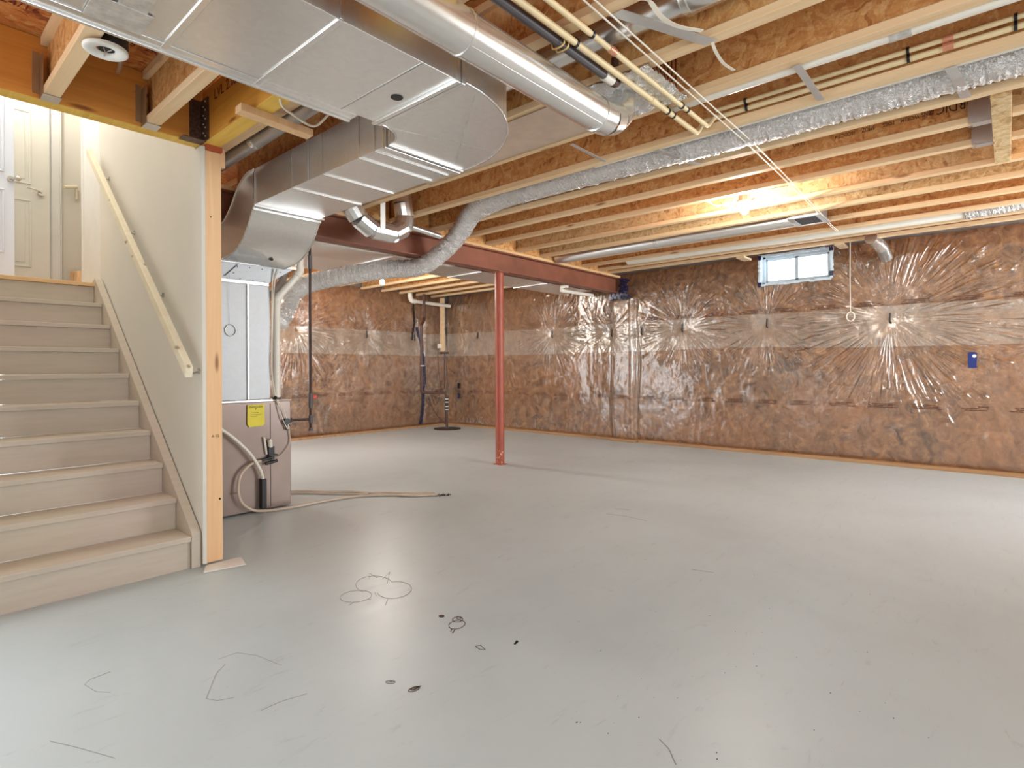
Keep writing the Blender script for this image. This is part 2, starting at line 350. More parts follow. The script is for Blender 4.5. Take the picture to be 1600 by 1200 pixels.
def catmull(P, n=8):
    P = [np.array(p, float) for p in P]; P = [2*P[0]-P[1]]+P+[2*P[-1]-P[-2]]; out = []
    for i in range(1, len(P)-2):
        for k in range(n):
            t = k/n; a, b, c, d = P[i-1:i+3]
            out.append(0.5*((2*b)+(-a+c)*t+(2*a-5*b+4*c-d)*t*t+(-a+3*b-3*c+d)*t**3))
    out.append(P[-2]); return [tuple(map(float, q)) for q in out]
def textmesh(name, txt, size, origin, xdir, ydir, mat, parent, ext=0.0006, sx=1.0):
    cu = bpy.data.curves.new(name, 'FONT'); cu.body = txt; cu.size = size; cu.extrude = ext; cu.align_x = 'CENTER'; cu.align_y = 'CENTER'; cu.resolution_u = 2
    to = bpy.data.objects.new(name+'_tmp', cu); COL.objects.link(to)
    dg = bpy.context.evaluated_depsgraph_get(); me = bpy.data.meshes.new_from_object(to.evaluated_get(dg))
    bpy.data.objects.remove(to)
    X = Vector(xdir).normalized(); Y = Vector(ydir).normalized(); Z = X.cross(Y)
    mt = Matrix((X*sx, Y, Z)).transposed().to_4x4(); mt.translation = Vector(origin); me.transform(mt)
    me.materials.clear(); me.materials.append(MT[mat])
    o = bpy.data.objects.new(name, me); COL.objects.link(o); o.parent = parent
    root = parent
    while root.parent is not None: root = root.parent
    if root is parent: o.matrix_parent_inverse = Matrix.Translation(-parent.location)
    return o

# ------------------------------------------------------------------ room shell
ZJ = 2.56; ZS = 2.862
struct('floor', B().box(-2.6, 8.4, -2.8, 9.1, -0.12, 0), 'slab')
WX = 7.76; WY = 8.62
struct('wall_front', B().box(-2.6, 8.4, -2.8, -2.6, 0, 3.0), 'dry')
struct('wall_side', B().box(-2.6, -2.4, -2.6, 3.5, 0, 3.0), 'dry')
# subfloor sheets above the joists
ceil = thing('ceiling', None, None, kind='structure')
for i, (a, b_) in enumerate(((-2.6, -0.2), (-0.2, 2.24), (2.24, 4.62))):
    part('subfloor_panel', B().box(1.33 if b_ < 4 else 1.72, 8.4, a+0.002, b_-0.002, ZS, ZS+0.018), 'osb_red', ceil)
part('subfloor_panel', B().box(1.33, 1.718, 2.242, 6.29, ZS, ZS+0.018), 'osb_red', ceil)
for i, (a, b_) in enumerate(((4.62, 7.0), (7.0, 9.1))):
    part('subfloor_panel', B().box(1.72, 8.4, a+0.002, b_-0.002, ZS, ZS+0.018), 'osb_red', ceil)
for a, b_ in ((-2.6, 0.5), (0.5, 1.72), (1.72, 2.92), (2.92, 3.62)):
    part('subfloor_panel', B().box(-2.6, 1.27, a+0.002, b_-0.002, 2.772, 2.79), 'osb_red', ceil)
part('subfloor_panel', B().box(1.272, 1.328, -2.6, 3.52, 2.865, 2.885), 'osb_red', ceil)
# red stamps printed on the subfloor sheets over the stair foot
for cx, cy, sz, tx in ((0.30, 3.28, 0.062, '1/2  OSB  24/16'), (0.82, 3.26, 0.058, 'CAN 0325  2R24')):
    textmesh('printed_stamp', tx, sz, (cx, cy, 2.7695), (1, 0, 0), (0, -1, 0), 'inkred', ceil)

# ------------------------------------------------------------------ insulated walls
def vnoise(x, y, sx, sy, seed):
    r = np.random.default_rng(seed); g = r.random((160, 160))
    a = x*sx+37.3; b = y*sy+11.7; ia = np.floor(a).astype(int); ib = np.floor(b).astype(int); fa = a-ia; fb = b-ib
    fa = fa*fa*(3-2*fa); fb = fb*fb*(3-2*fb)
    G = lambda i, j: g[i % 160, j % 160]
    return ((G(ia, ib)*(1-fa)+G(ia+1, ib)*fa)*(1-fb)+(G(ia, ib+1)*(1-fa)+G(ia+1, ib+1)*fa)*fb)*2-1
def starburst(u, z, h, cu, cz, Rm, n, amp, seed, arc=(0, 2*math.pi)):
    r = np.random.default_rng(seed)
    du = u-cu; dz = z-cz; rad = np.hypot(du, dz); msk = rad < Rm*1.5
    ph = np.arctan2(dz, du)[msk]; rr = rad[msk]; acc = np.zeros(rr.shape)
    for k in range(n):
        a0 = arc[0]+(arc[1]-arc[0])*(k+r.random()*0.8)/n
        r0 = Rm*r.uniform(0.12, 0.55); r1 = r0+Rm*r.uniform(0.2, 0.75); cv = r.normal(0, 0.12); wd = r.uniform(0.008, 0.016)
        ang = (ph-a0-cv*(rr/Rm)+math.pi) % (2*math.pi)-math.pi
        dd = np.abs(ang)*rr; ok = np.abs(ang) < 1.2
        win = 1/(1+np.exp(-(rr-r0)/(0.05*Rm)))*1/(1+np.exp((rr-r1)/(0.09*Rm)))
        acc += np.where(ok, r.uniform(0.5, 1.0)*amp*np.exp(-(dd/(wd*(0.6+rr/Rm)))**2)*win, 0)
    h[msk] += acc; h -= 0.028*np.exp(-(rad/(0.20*Rm+0.05))**1.2)
    return h
def grid_mesh(name, X, Y, Z, keep, mat, parent):
    n, m_ = X.shape; co = np.stack([X, Y, Z], -1).reshape(-1, 3).astype(np.float32)
    idx = np.arange(n*m_).reshape(n, m_)
    q = np.stack([idx[:-1, :-1], idx[1:, :-1], idx[1:, 1:], idx[:-1, 1:]], -1).reshape(-1, 4)
    q = q[keep.reshape(-1)]
    used = np.zeros(n*m_, bool); used[q] = True; remap = np.cumsum(used)-1; co = co[used]; q = remap[q].astype(np.int32)
    me = bpy.data.meshes.new(name); me.vertices.add(len(co)); me.vertices.foreach_set('co', co.ravel())
    me.loops.add(q.size); me.loops.foreach_set('vertex_index', q.ravel())
    me.polygons.add(len(q)); me.polygons.foreach_set('loop_start', (np.arange(len(q))*4).astype(np.int32))
    me.update(calc_edges=True); me.polygons.foreach_set('use_smooth', np.ones(len(q), bool)); me.materials.append(MT[mat]); me.validate()
    o = bpy.data.objects.new(name, me); COL.objects.link(o); o.parent = parent
    return o
WIN = (1.62, 2.44, 2.235, 2.66)
def insulated(root, axis, const, u0, u1, step, bursts, seams, seed, hole=None, pil=None):
    nu = int((u1-u0)/step); nzv = int(2.60/step)
    uu, zz = np.meshgrid(np.linspace(u0, u1, nu), np.linspace(0.02, 2.62, nzv), indexing='ij')
    h = 0.012*vnoise(uu, zz, 1.7, 1.3, seed)+0.006*vnoise(uu, zz, 5, 4, seed+1)+0.003*vnoise(uu, zz, 13, 9, seed+2)+0.0012*vnoise(uu, zz, 45, 30, seed+3)
    # long vertical tension folds near the top and bottom edges
    edge = np.exp(-((2.62-zz)/0.3)**2)+0.8*np.exp(-(zz/0.35)**2)
    h += edge*0.007*vnoise(uu+0.15*zz, zz, 22, 1.2, seed+4)
    h += 0.022*np.clip(1-((zz-0.95)/0.9)**2, 0, 1)+0.01*np.clip(1-((zz-2.1)/0.35)**2, 0, 1)
    hb = h*0.8-0.03+0.010*vnoise(uu, zz, 9, 7, seed+7)+0.006*vnoise(uu, zz, 26, 22, seed+8)
    for b in bursts: h = starburst(uu, zz, h, *b)
    for su in seams:
        d = np.abs(uu-su[0]-0.02*np.sin(zz*4)); f = (zz > su[1]) & (zz < su[2])
        h -= np.where(f, 0.03*np.exp(-(d/0.03)**2), 0); hb -= np.where(f, 0.04*np.exp(-(d/0.035)**2), 0)
    h -= 0.06*np.clip((zz-2.42)/0.2, 0, 1); hb -= 0.06*np.clip((zz-2.42)/0.2, 0, 1)
    h -= 0.05*np.exp(-(zz/0.05)**2); hb -= 0.05*np.exp(-(zz/0.05)**2)
    if pil is not None:
        g = 1/(1+np.exp(-(uu-pil[0])/0.012))*1/(1+np.exp((uu-pil[1])/0.012))*1/(1+np.exp((zz-pil[2])/0.01)); h += pil[3]*g; hb += pil[3]*g
    um = (uu[:-1, :-1]+uu[1:, 1:])/2; zm = (zz[:-1, :-1]+zz[1:, 1:])/2
    keep = np.ones(um.shape, bool)
    if hole: keep &= ~((um > hole[0]) & (um < hole[1]) & (zm > hole[2]) & (zm < hole[3]))
    def put(hh): return (const-hh, uu, zz) if axis == 'X' else (uu, const-hh, zz)
    grid_mesh('insulation_batt', *put(hb), keep, 'batt', root)
    lapt = 1.845+0.012*vnoise(um, um*0, 0.8, 1, seed+20); lapb = 1.40+0.03*vnoise(um, um*0, 0.6, 1, seed+21)
    lap = (zm < lapt) & (zm > lapb)
    grid_mesh('vapour_film', *put(h), keep, 'film'+axis, root)
    grid_mesh('film_overlap', *put(h+0.004), keep & lap, 'lap'+axis, root)
    def surf(u, z):
        i = int(np.clip((u-u0)/(u1-u0)*(nu-1), 0, nu-1)); j = int(np.clip((z-0.02)/2.6*(nzv-1), 0, nzv-1)); return float(const-h[i, j])
    return surf
wr = thing('wall_right', None, None, kind='structure')
part('foundation', B().box(WX+0.12, WX+0.34, -2.8, 1.62, 0, 3.0).box(WX+0.12, WX+0.34, 2.44, 9.1, 0, 3.0).box(WX+0.12, WX+0.34, 1.62, 2.44, 0, 2.235).box(WX+0.12, WX+0.34, 1.62, 2.44, 2.62, 3.0), 'conc', wr)
RB = [(1.02, 1.70, 0.95, 120, 0.006, 1), (2.38, 1.72, 0.62, 64, 0.005, 2), (3.55, 1.72, 0.6, 50, 0.005, 3), (4.16, 1.70, 0.3, 18, 0.004, 4), (4.72, 1.70, 0.36, 22, 0.004, 5),
      (5.92, 1.73, 0.62, 84, 0.006, 6), (5.05, 1.72, 0.5, 26, 0.005, 16), (7.75, 1.80, 0.35, 7, 0.005, 7), (1.35, 2.0, 0.5, 30, 0.004, 8, (0.2, 2.6)), (-0.6, 1.6, 0.5, 30, 0.005, 9)]
surfR = insulated(wr, 'X', WX, -2.6, WY, 0.0115, RB, [(4.275, 0.0, 2.2), (4.705, 0.0, 2.2)], 100, WIN, (4.30, 4.68, 2.24, 0.10))
wb = thing('wall_back', None, None, kind='structure')
part('foundation', B().box(1.0, WX+0.12, WY+0.12, WY+0.34, 0, 3.0), 'conc', wb)
BB = [(5.85, 1.77, 0.55, 46, 0.006, 21), (4.5, 1.80, 0.75, 70, 0.006, 22), (6.94, 1.75, 0.3, 12, 0.005, 23)]
surfB = insulated(wb, 'Y', WY, 1.3, WX-0.02, 0.014, BB, [(7.12, 0.0, 2.5)], 200)
# sole plates along the wall feet
MT['sole'] = lumber('sole_lumber', srgb(150, 108, 70), srgb(190, 150, 108), 'Y')
part('sole_plate', B().box(WX-0.035, WX+0.09, -2.6, 4.26, 0.0, 0.04).box(WX-0.12, WX+0.09, 4.27, 4.70, 0.0, 0.04).box(WX-0.035, WX+0.09, 4.71, WY, 0.0, 0.036), 'sole', wr, 0.003)
part('sole_plate', B().box(1.3, WX-0.05, WY-0.035, WY+0.09, 0.0, 0.036), 'sole', wb, 0.003)
# black staples that pin the film
def staple(root, axis, surf, u, z, l=0.12, lean=0.0):
    pts = []
    for t, du in ((0, -0.004), (0.4, 0), (0.8, 0.004), (1.0, -0.012)):
        zz_ = z+l/2-l*t; uu_ = u+du+lean*t; s_ = surf(uu_, zz_)-0.012
        pts.append((s_, uu_, zz_) if axis == 'X' else (uu_, s_, zz_))
    part('fastener', B().tube(pts, 0.010, 6), 'black', root)
for u, z in ((1.02, 1.70), (2.38, 1.72), (3.55, 1.72), (4.20, 1.70), (4.74, 1.70), (5.92, 1.73), (7.75, 1.79)): staple(wr, 'X', surfR, u, z)
for u, z in ((5.85, 1.77), (6.94, 1.75)): staple(wb, 'Y', surfB, u, z)
# rows of small faded print on the film
MT['filmink'] = plain('film_ink', srgb(84, 44, 30), 0.7)
def printrow(root, axis, surf, z0, a, b_, sp, ln_, seed):
    bb = B(); r = random.Random(seed); u = a
    while u < b_:
        for row in range(3):
            x = u+(0.03 if row < 2 else 0)
            while x < u+ln_-(0.03 if row < 2 else 0):
                wdt = r.uniform(0.012, 0.04); z = z0+0.022-row*0.019
                if r.random() < 0.85:
                    s_ = min(surf(x, z), surf(x+wdt, z))-0.009; th = 0.0085
                    if axis == 'X': vs = [(s_, x, z), (s_, x+wdt, z), (s_, x+wdt, z+th), (s_, x, z+th)]
                    else: vs = [(x, s_, z), (x+wdt, s_, z), (x+wdt, s_, z+th), (x, s_, z+th)]
                    bb.bm.faces.new([bb.bm.verts.new(v_) for v_ in vs])
                x += wdt+0.007
        u += sp
    o = part('film_print', bb, 'filmink', root, kind='stuff')
printrow(wr, 'X', surfR, 0.685, -0.3, 8.4, 0.42, 0.27, 3); printrow(wr, 'X', surfR, 1.872, -0.3, 3.9, 0.46, 0.29, 4)
printrow(wb, 'Y', surfB, 0.70, 2.3, 7.6, 0.42, 0.27, 5)
# window over the film
win = thing('window_1', None, None, kind='structure')
y0, y1, z0, z1 = 1.62, 2.44, 2.235, 2.62
part('reveal', B().box(WX-0.03, WX+0.2, y0-0.012, y0, z0, z1).box(WX-0.03, WX+0.2, y1, y1+0.012, z0, z1).box(WX-0.03, WX+0.2, y0, y1, z0-0.012, z0), 'vinyl', win)
part('frame', B().box(WX+0.06, WX+0.12, y0, y0+0.035, z0, z1).box(WX+0.06, WX+0.12, y1-0.035, y1, z0, z1).box(WX+0.06, WX+0.12, y0, y1, z0, z0+0.03).box(WX+0.06, WX+0.12, y0, y1, z1-0.05, z1), 'vinyl', win, 0.004)
for a, b_, dx in ((y0+0.035, 2.03, 0.0), (2.03, y1-0.035, 0.022)):
    part('sash', B().box(WX+0.065+dx, WX+0.09+dx, a, a+0.022, z0+0.03, z1-0.05).box(WX+0.065+dx, WX+0.09+dx, b_-0.022, b_, z0+0.03, z1-0.05).box(WX+0.065+dx, WX+0.09+dx, a, b_, z0+0.03, z0+0.05).box(WX+0.065+dx, WX+0.09+dx, a, b_, z1-0.075, z1-0.05), 'vinyl', win, 0.003)
    part('pane', B().box(WX+0.075+dx, WX+0.079+dx, a+0.022, b_-0.022, z0+0.05, z1-0.075), 'glass', win)
bt = B(); r = random.Random(5)
for side in range(4):
    for k in range(14):
        t0 = k/14; t1 = (k+1)/14
        if side < 2: ya = y0+(y1-y0)*t0; yb = y0+(y1-y0)*t1; zc = (z0-0.012 if side == 0 else z1-0.02)+r.uniform(-0.006, 0.006); bt.box(WX-0.045-r.uniform(0, .01), WX-0.03, ya, yb, zc-0.014, zc+0.012)
        else: za = z0+(z1-z0)*t0; zb = z0+(z1-z0)*t1; yc = (y0-0.012 if side == 2 else y1+0.012)+r.uniform(-0.006, 0.006); bt.box(WX-0.045-r.uniform(0, .01), WX-0.03, yc-0.014, yc+0.014, za, zb)
part('sealing_tape', bt, 'vinyl', win)
for yy, zz_ in ((y1+0.01, z1-0.04), (y1+0.01, z0-0.01), (y0-0.01, z1-0.03), (y0-0.01, z0+0.05)):
    part('tape_corner', B().box(WX-0.055, WX-0.046, yy-0.022, yy+0.022, zz_-0.03, zz_+0.03), 'bluetape', win)

# ------------------------------------------------------------------ floor joists
ordn = ['first', 'second', 'third', 'fourth', 'fifth', 'sixth', 'seventh', 'eighth', 'ninth', 'tenth', 'eleventh', 'twelfth', 'thirteenth', 'fourteenth']
def ijoist(xe, ya, yb, z=ZJ, depth=0.300, label='', web='osb', w_=0.064, grp='floor joists in front of the steel beam', text=None):
    t = thing('floor_joist', label, 'joist', (xe-w_/2, (ya+yb)/2, z), grp)
    part('bottom_flange', B().box(xe-w_, xe, ya, yb, z, z+0.038), 'flange', t, 0.0025)
    part('web', B().box(xe-w_/2-0.005, xe-w_/2+0.005, ya, yb, z+0.0382, z+depth-0.0382), web, t)
    part('top_flange', B().box(xe-w_, xe, ya, yb, z+depth-0.038, z+depth), 'flange', t)
    return t
XE = [7.34, 7.05, 6.63, 6.17, 5.69, 5.225, 4.70, 4.275, 3.86, 3.36, 2.87, 2.43, 1.954]
feat = ['nearest the window wall, pale pipe on its near side', 'second from the window wall', 'third from the window wall, just before the pale round pipe', 'fourth from the window wall, behind the pipe with the register',
        'fifth from the window wall, in front of the pipe with the register', 'with pale web right behind the middle bulb', 'ending in a hanger at the short header, nearer the bulb', 'with upside-down stamped lettering, ending in a hanger at the header',
        'first one behind the foil flex duct', 'in front of the foil duct, cream pipes clipped along it', 'with a thin white pipe along its far lower edge', 'at the panned bay edge, under the tips of cream pipes',
        'crossed by the dark grey pipe, nearest the big round pipe']
web = ['osb', 'osb', 'osb', 'osb', 'osb_pale', 'osb_pale', 'osb', 'osb', 'osb', 'osb', 'osb', 'osb', 'osb']
JT = {}
for i, xe in enumerate(XE):
    yb = 4.60; ya = -2.6
    if xe in (4.70, 4.275): ya = 0.075
    JT[xe] = ijoist(xe, ya, yb, label='wooden I-joist '+feat[i], web=web[i])
# stamped lettering on the web behind the foil duct (upside down in the photo)
TX = ((0.20, 2.690, 0.082, 'NORDIC'), (0.36, 2.684, 0.036, 'ZENS'), (0.45, 2.680, 0.034, 'WORLM'), (0.56, 2.678, 0.034, 'LOCS'), (0.67, 2.678, 0.036, 'SMOZ'), (0.80, 2.676, 0.034, '1SCOCZ-4'), (1.08, 2.694, 0.045, 'III-SO'))
for yy, zz_, sz, tx in TX:
    textmesh('stamped_print', tx, sz, (4.275-0.037-0.0012, yy, zz_), (0, 1, 0), (0, 0, -1), 'ink', JT[4.275], 0.0004, 0.75)
red = B()
for k in range(8): red.box(2.87-0.0385, 2.87-0.0375, 1.32+k*0.022, 1.326+k*0.022, ZJ+0.05, ZJ+0.25)
part('paint_marks', red, 'inkred', JT[2.87])
for k, xe in enumerate((1.75, 2.2, 2.62, 3.05, 3.5, 3.95, 4.40, 4.85, 5.30, 5.78, 6.22, 6.62, 7.02, 7.4)):
    ijoist(xe, 4.64, WY, label='wooden I-joist behind the steel beam, %s from the window wall' % ordn[13-k], grp='floor joists behind the steel beam')
# blocking between joists on top of the beam
for kb, (a, b_) in enumerate(zip(sorted(XE)[:-1], sorted(XE)[1:])):
    if b_-a > 0.2:
        tag(part('joist_blocking', B().box(a+0.001, b_-0.0655, 4.48, 4.51, ZJ+0.001, ZJ+0.298), 'osb'), 'OSB blocking panel over the steel beam, %s gap from the window wall' % ordn[11-kb], 'blocking', 'blocking panels on the steel beam')
# header with hangers at the right edge
hd = thing('ceiling_header', 'short pale wooden header crossing between joists at the right edge', 'header', (4.5, 0.03, ZJ))
part('header_beam', B().box(3.865, 5.158, -0.02, 0.065, ZJ-0.012, ZJ+0.285), 'osb_pale', hd, 0.002)
for xe in (4.70, 4.275):
    g = B().box(xe-0.068, xe-0.066, 0.066, 0.17, ZJ-0.006, ZJ+0.2).box(xe+0.002, xe+0.004, 0.066, 0.17, ZJ-0.006, ZJ+0.2).box(xe-0.068, xe+0.004, 0.066, 0.15, ZJ-0.008, ZJ-0.004).box(xe-0.11, xe+0.045, 0.0655, 0.0675, ZJ, ZJ+0.2)
    part('hanger', g, 'zinc', hd)
for xe in (4.275, 4.72):
    ijoist(xe, -2.6, -0.022, label='wooden I-joist right of the short header, %s one' % ('nearer' if xe < 4.5 else 'farther'), web='osb_pale')

# ------------------------------------------------------------------ stair header, trimmer and stair-side joists
ZL = 2.47
hb_ = thing('stair_header', 'orange veneer-faced beam spanning above the stair opening', 'beam', (0.4, 3.57, ZL))
part('veneer_beam', B().box(-2.4, 1.268, 3.523, 3.612, ZL, ZL+0.30), 'lvl', hb_, 0.002)
part('bottom_edge', B().box(-2.4, 1.268, 3.5235, 3.6115, ZL-0.004, ZL-0.0003), 'lvlply', hb_)
tb = thing('trimmer_beam', 'yellow laminated beam running from the wall end post under the main duct', 'beam', (1.317, 0.5, ZL))
part('ply', B().box(1.272, 1.3155, -2.6, 3.522, ZL, ZL+0.30), 'lvly', tb, 0.001)
part('ply', B().box(1.3165, 1.361, -2.6, 3.522, ZL, ZL+0.30), 'lvlply', tb, 0.001)
part('ply_bottom', B().box(1.2725, 1.3605, -2.6, 3.52, ZL-0.002, ZL), 'lvlply', tb)
textmesh('stamped_print', 'LVL 2.0E 3100 PLY', 0.085, (1.2712, 3.02, ZL+0.225), (0, -1, 0), (0, 0, 1), 'inkred', tb, 0.0004)
for xe, lb in ((0.602, 'left I-joist hung on the stair header beside the recessed light'), (1.03, 'right I-joist hung on the stair header nearer the post')):
    t = ijoist(xe, -2.6, 3.515, z=ZL+0.002, depth=0.296, label=lb, web='osb', grp='joists over the stair foot')
    g = B().box(xe-0.068, xe-0.0655, 3.44, 3.5225, ZL-0.002, ZL+0.2).box(xe+0.0015, xe+0.0035, 3.44, 3.5225, ZL-0.002, ZL+0.2).box(xe-0.095, xe-0.068, 3.5195, 3.5225, ZL+0.02, ZL+0.22)
    part('hanger', g, 'bronze', t); part('hanger_seat', B().box(xe-0.068, xe+0.0035, 3.44, 3.5225, ZL-0.005, ZL-0.001), 'zinc', t)
g = B().box(1.262, 1.27, 3.42, 3.52, ZL-0.002, ZL+0.24).box(1.20, 1.27, 3.5185, 3.5225, ZL, ZL+0.24).box(1.15, 1.27, 3.46, 3.54, ZL-0.006, ZL-0.001)
MT['hangdark'] = plain('oxide_hanger_metal', srgb(112, 86, 70), 0.45, 0.6, 0.25, 60)
tag(part('beam_hanger', g, 'hangdark'), 'large dark perforated hanger joining stair header to yellow beam', 'hanger')
ns = B()
for k in range(9): ns.ball((1.2605, 3.45+0.03*(k % 2), ZL+0.02+k*0.025), 0.005, 1)
part('nail_heads', ns, 'zinc', bpy.data.objects['beam_hanger'])
# joist beside trimmer, loose strip and cable
ijoist(1.47, -2.6, 4.45, z=ZJ-0.04, label='I-joist alongside the yellow beam, above the duct turning to the furnace', web='osb', grp='floor joists in front of the steel beam')
tag(part('wood_strip', B().hexa([(1.20, 2.83, 2.43), (1.60, 2.86, 2.43), (1.60, 2.93, 2.43), (1.20, 2.90, 2.43), (1.20, 2.83, 2.467), (1.60, 2.86, 2.467), (1.60, 2.93, 2.467), (1.20, 2.90, 2.467)]), 'stud', bevel=0.002), 'short wooden strip nailed under the yellow beam', 'strip')
tag(part('cable', B().tube(catmull([(1.30, 2.62, 2.52), (1.33, 2.68, 2.455), (1.42, 2.72, 2.44), (1.55, 2.76, 2.44), (1.62, 2.72, 2.52)]), 0.006, 8), 'wire'), 'white cable looping under the yellow beam beside the duct', 'cable')

# ------------------------------------------------------------------ steel beam and column
t = thing('steel_beam', 'long reddish-brown primed steel I-beam carrying the joists', 'beam', (4.5, 4.56, 2.30))
part('bottom_flange', B().box(1.50, 7.66, 4.49, 4.63, 2.298, 2.311), 'steel', t)
part('web', B().box(1.50, 7.66, 4.556, 4.564, 2.311, 2.515), 'steel', t)
part('top_flange', B().box(1.50, 7.66, 4.49, 4.63, 2.515, 2.528), 'steel', t)
part('wood_plate', B().box(1.50, 7.62, 4.48, 4.64, 2.5285, 2.5595), 'plate', t, 0.002, label='wooden plate bolted on the top flange')
gl = B(); r = random.Random(2)
t = thing('support_column', 'red steel post standing on the floor under the beam', 'column', (4.945, 4.56, 0))
part('shaft', B().tube([(4.945, 4.56, 0.006), (4.945, 4.56, 2.285)], 0.053, 28), 'postred', t)
part('cap_plate', B().box(4.86, 5.03, 4.485, 4.635, 2.285, 2.2975), 'steel', t)
part('base_plate', B().box(4.885, 5.005, 4.50, 4.62, 0.0, 0.006), 'postred', t)
ch = B()
for k in range(34):
    a = r.uniform(2.4, 6.2); zz_ = abs(r.gauss(0, 0.10))+0.008; rr_ = 0.0535
    c_ = Vector((4.945+rr_*math.cos(a), 4.56+rr_*math.sin(a), zz_)); tx = Vector((-math.sin(a), math.cos(a), 0)); s_ = r.uniform(0.002, 0.006)
    ch.bm.faces.new([ch.bm.verts.new(c_+tx*s_*dx+Vector((0, 0, s_*1.5*dz))) for dx, dz in ((-1, -1), (1, -0.7), (0.6, 1), (-0.8, 0.6))])
part('chipped_paint', ch, 'ply', t, kind='stuff')
bt = B()
for k in range(60):
    yy = r.uniform(4.35, 4.66); zz_ = r.uniform(2.215, 2.29)
    if k > 30: yy = r.uniform(4.37, 4.485); zz_ = r.uniform(2.22, 2.50)
    bt.box(7.60-r.uniform(0, 0.02), 7.665, yy-0.02, yy+0.02, zz_-0.02, zz_+0.02)
tag(part('beam_pocket_tape', bt, 'bluetape'), 'crumpled dark blue tape sealing film around the beam end', 'tape')

# ------------------------------------------------------------------ stairs
st = thing('staircase', 'greige painted wooden stairs climbing beside the white wall', 'stairs', (0.7, 4.4, 0))
RH = 0.187; RUN = 0.2365; SX0, SX1 = 0.12, 1.205
for k in range(10):
    yk = 3.555+k*RUN
    part('riser', B().box(SX0, SX1, yk, yk+0.018, k*RH+(0.0 if k == 0 else 0.001), (k+1)*RH-0.032), 'stair', st)
    if k < 9: part('tread', B().box(SX0, SX1, yk-0.022, yk+RUN-0.001, (k+1)*RH-0.031, (k+1)*RH), 'stair', st, 0.004)
part('landing_nosing', B().box(SX0, 1.258, 3.555+9*RUN-0.022, 3.555+9*RUN+0.08, 10*RH-0.03, 10*RH+0.001), 'plate', st, 0.003)
sk = [(3.535, 0.0), (3.535, 0.20), (3.57, 0.232), (5.66, 0.232+2.09*0.802), (5.75, 1.88), (5.75, 1.62), (3.90, 0.0)]
part('skirt_board', B().prism(sk, 'X', 1.207, 1.255), 'stair', st, 0.002)
tag(part('wall_shard', B().hexa([(1.22, 3.40, 0.001), (1.44, 3.36, 0.001), (1.47, 3.50, 0.001), (1.27, 3.50, 0.001), (1.22, 3.40, 0.012), (1.44, 3.36, 0.006), (1.47, 3.50, 0.012), (1.27, 3.50, 0.014)]), 'dryedge', bevel=0.002), 'flat white drywall scrap lying on the floor under the post', 'scrap')
# stair wall, end post
struct('wall_stair', B().box(1.262, 1.283, 3.517, 5.74, 0.015, 2.455).box(1.262, 1.283, 3.615, 5.74, 2.455, 4.75), 'dry')
t = thing('end_post', 'bare 2x4 stud capping the end of the white stair wall', 'post', (1.33, 3.54, 0))
part('stud', B().box(1.285, 1.374, 3.523, 3.561, 0.016, 2.438), 'stud', t, 0.002)
part('shim', B().box(1.285, 1.374, 3.50, 3.561, 2.439, 2.468), 'redwood', t, 0.001)
part('side_block', B().box(1.375, 1.40, 3.53, 3.561, 2.36, 2.47), 'stud', t)
textmesh('stamped_print', 'A 02', 0.022, (1.335, 3.5222, 0.755), (1, 0, 0), (0, 0, 1), 'ink', t, 0.0003)
kn = B().ball((1.358, 3.5235, 0.38), 0.007, 1).ball((1.315, 3.5235, 2.05), 0.005, 1)
part('knot', kn, 'ink', t)
for yk in (3.98, 4.4, 4.8, 5.2, 5.6): part('stud', B().box(1.285, 1.374, yk, yk+0.038, 0.0, 2.455), 'stud', t)
# handrail
hr = thing('handrail', 'pale wooden handrail sloping down the white stair wall', 'handrail', (1.19, 4.6, 2.0))
sl = 0.823
def railz(y): return 1.145+(y-3.50)*sl
part('rail', B().hexa([(1.165, 3.505, railz(3.505)-0.045), (1.205, 3.505, railz(3.505)-0.045), (1.205, 5.72, railz(5.72)-0.045), (1.165, 5.72, railz(5.72)-0.045),
                       (1.165, 3.49, railz(3.49)+0.03), (1.205, 3.49, railz(3.49)+0.03), (1.205, 5.70, railz(5.70)+0.03), (1.165, 5.70, railz(5.70)+0.03)]), 'rail', hr, 0.005)
for yk in (3.56, 4.17, 4.79, 5.45):
    zc = railz(yk)-0.05
    part('bracket', B().tube([(1.185, yk, zc), (1.22, yk, zc-0.02), (1.262, yk, zc-0.005)], 0.006, 8).tube([(1.256, yk, zc-0.005), (1.2619, yk, zc-0.005)], 0.018, 12), 'chrome', hr)

# ------------------------------------------------------------------ landing
struct('wall_landing', B().box(-0.6, 1.9, 7.02, 7.1, 1.8, 4.8), 'dry')
struct('wall_landing_left', B().box(-0.25, -0.15, 3.62, 7.02, 0, 4.8), 'dry')
struct('floor_landing', B().box(-0.15, 1.9, 3.555+9*RUN+0.08, 7.02, 1.72, 10*RH), 'plate')
struct('ceiling_landing', B().box(-0.6, 1.9, 3.52, 7.1, 4.75, 4.85), 'dry')
struct('wall_above_header', B().box(-0.6, 1.27, 3.53, 3.61, 2.80, 4.75), 'dry')
struct('trim_1', B().box(1.262, 1.30, 5.745, 6.30, 1.871, 4.75), 'trim', bevel=0.003)
struct('trim_2', B().box(1.255, 1.33, 6.302, 6.36, 1.871, 4.75), 'trim', bevel=0.006)
struct('wall_landing_right', B().box(1.62, 1.70, 6.36, 7.02, 1.871, 4.75).box(1.30, 1.70, 6.30, 6.36, 1.871, 4.75), 'dry')
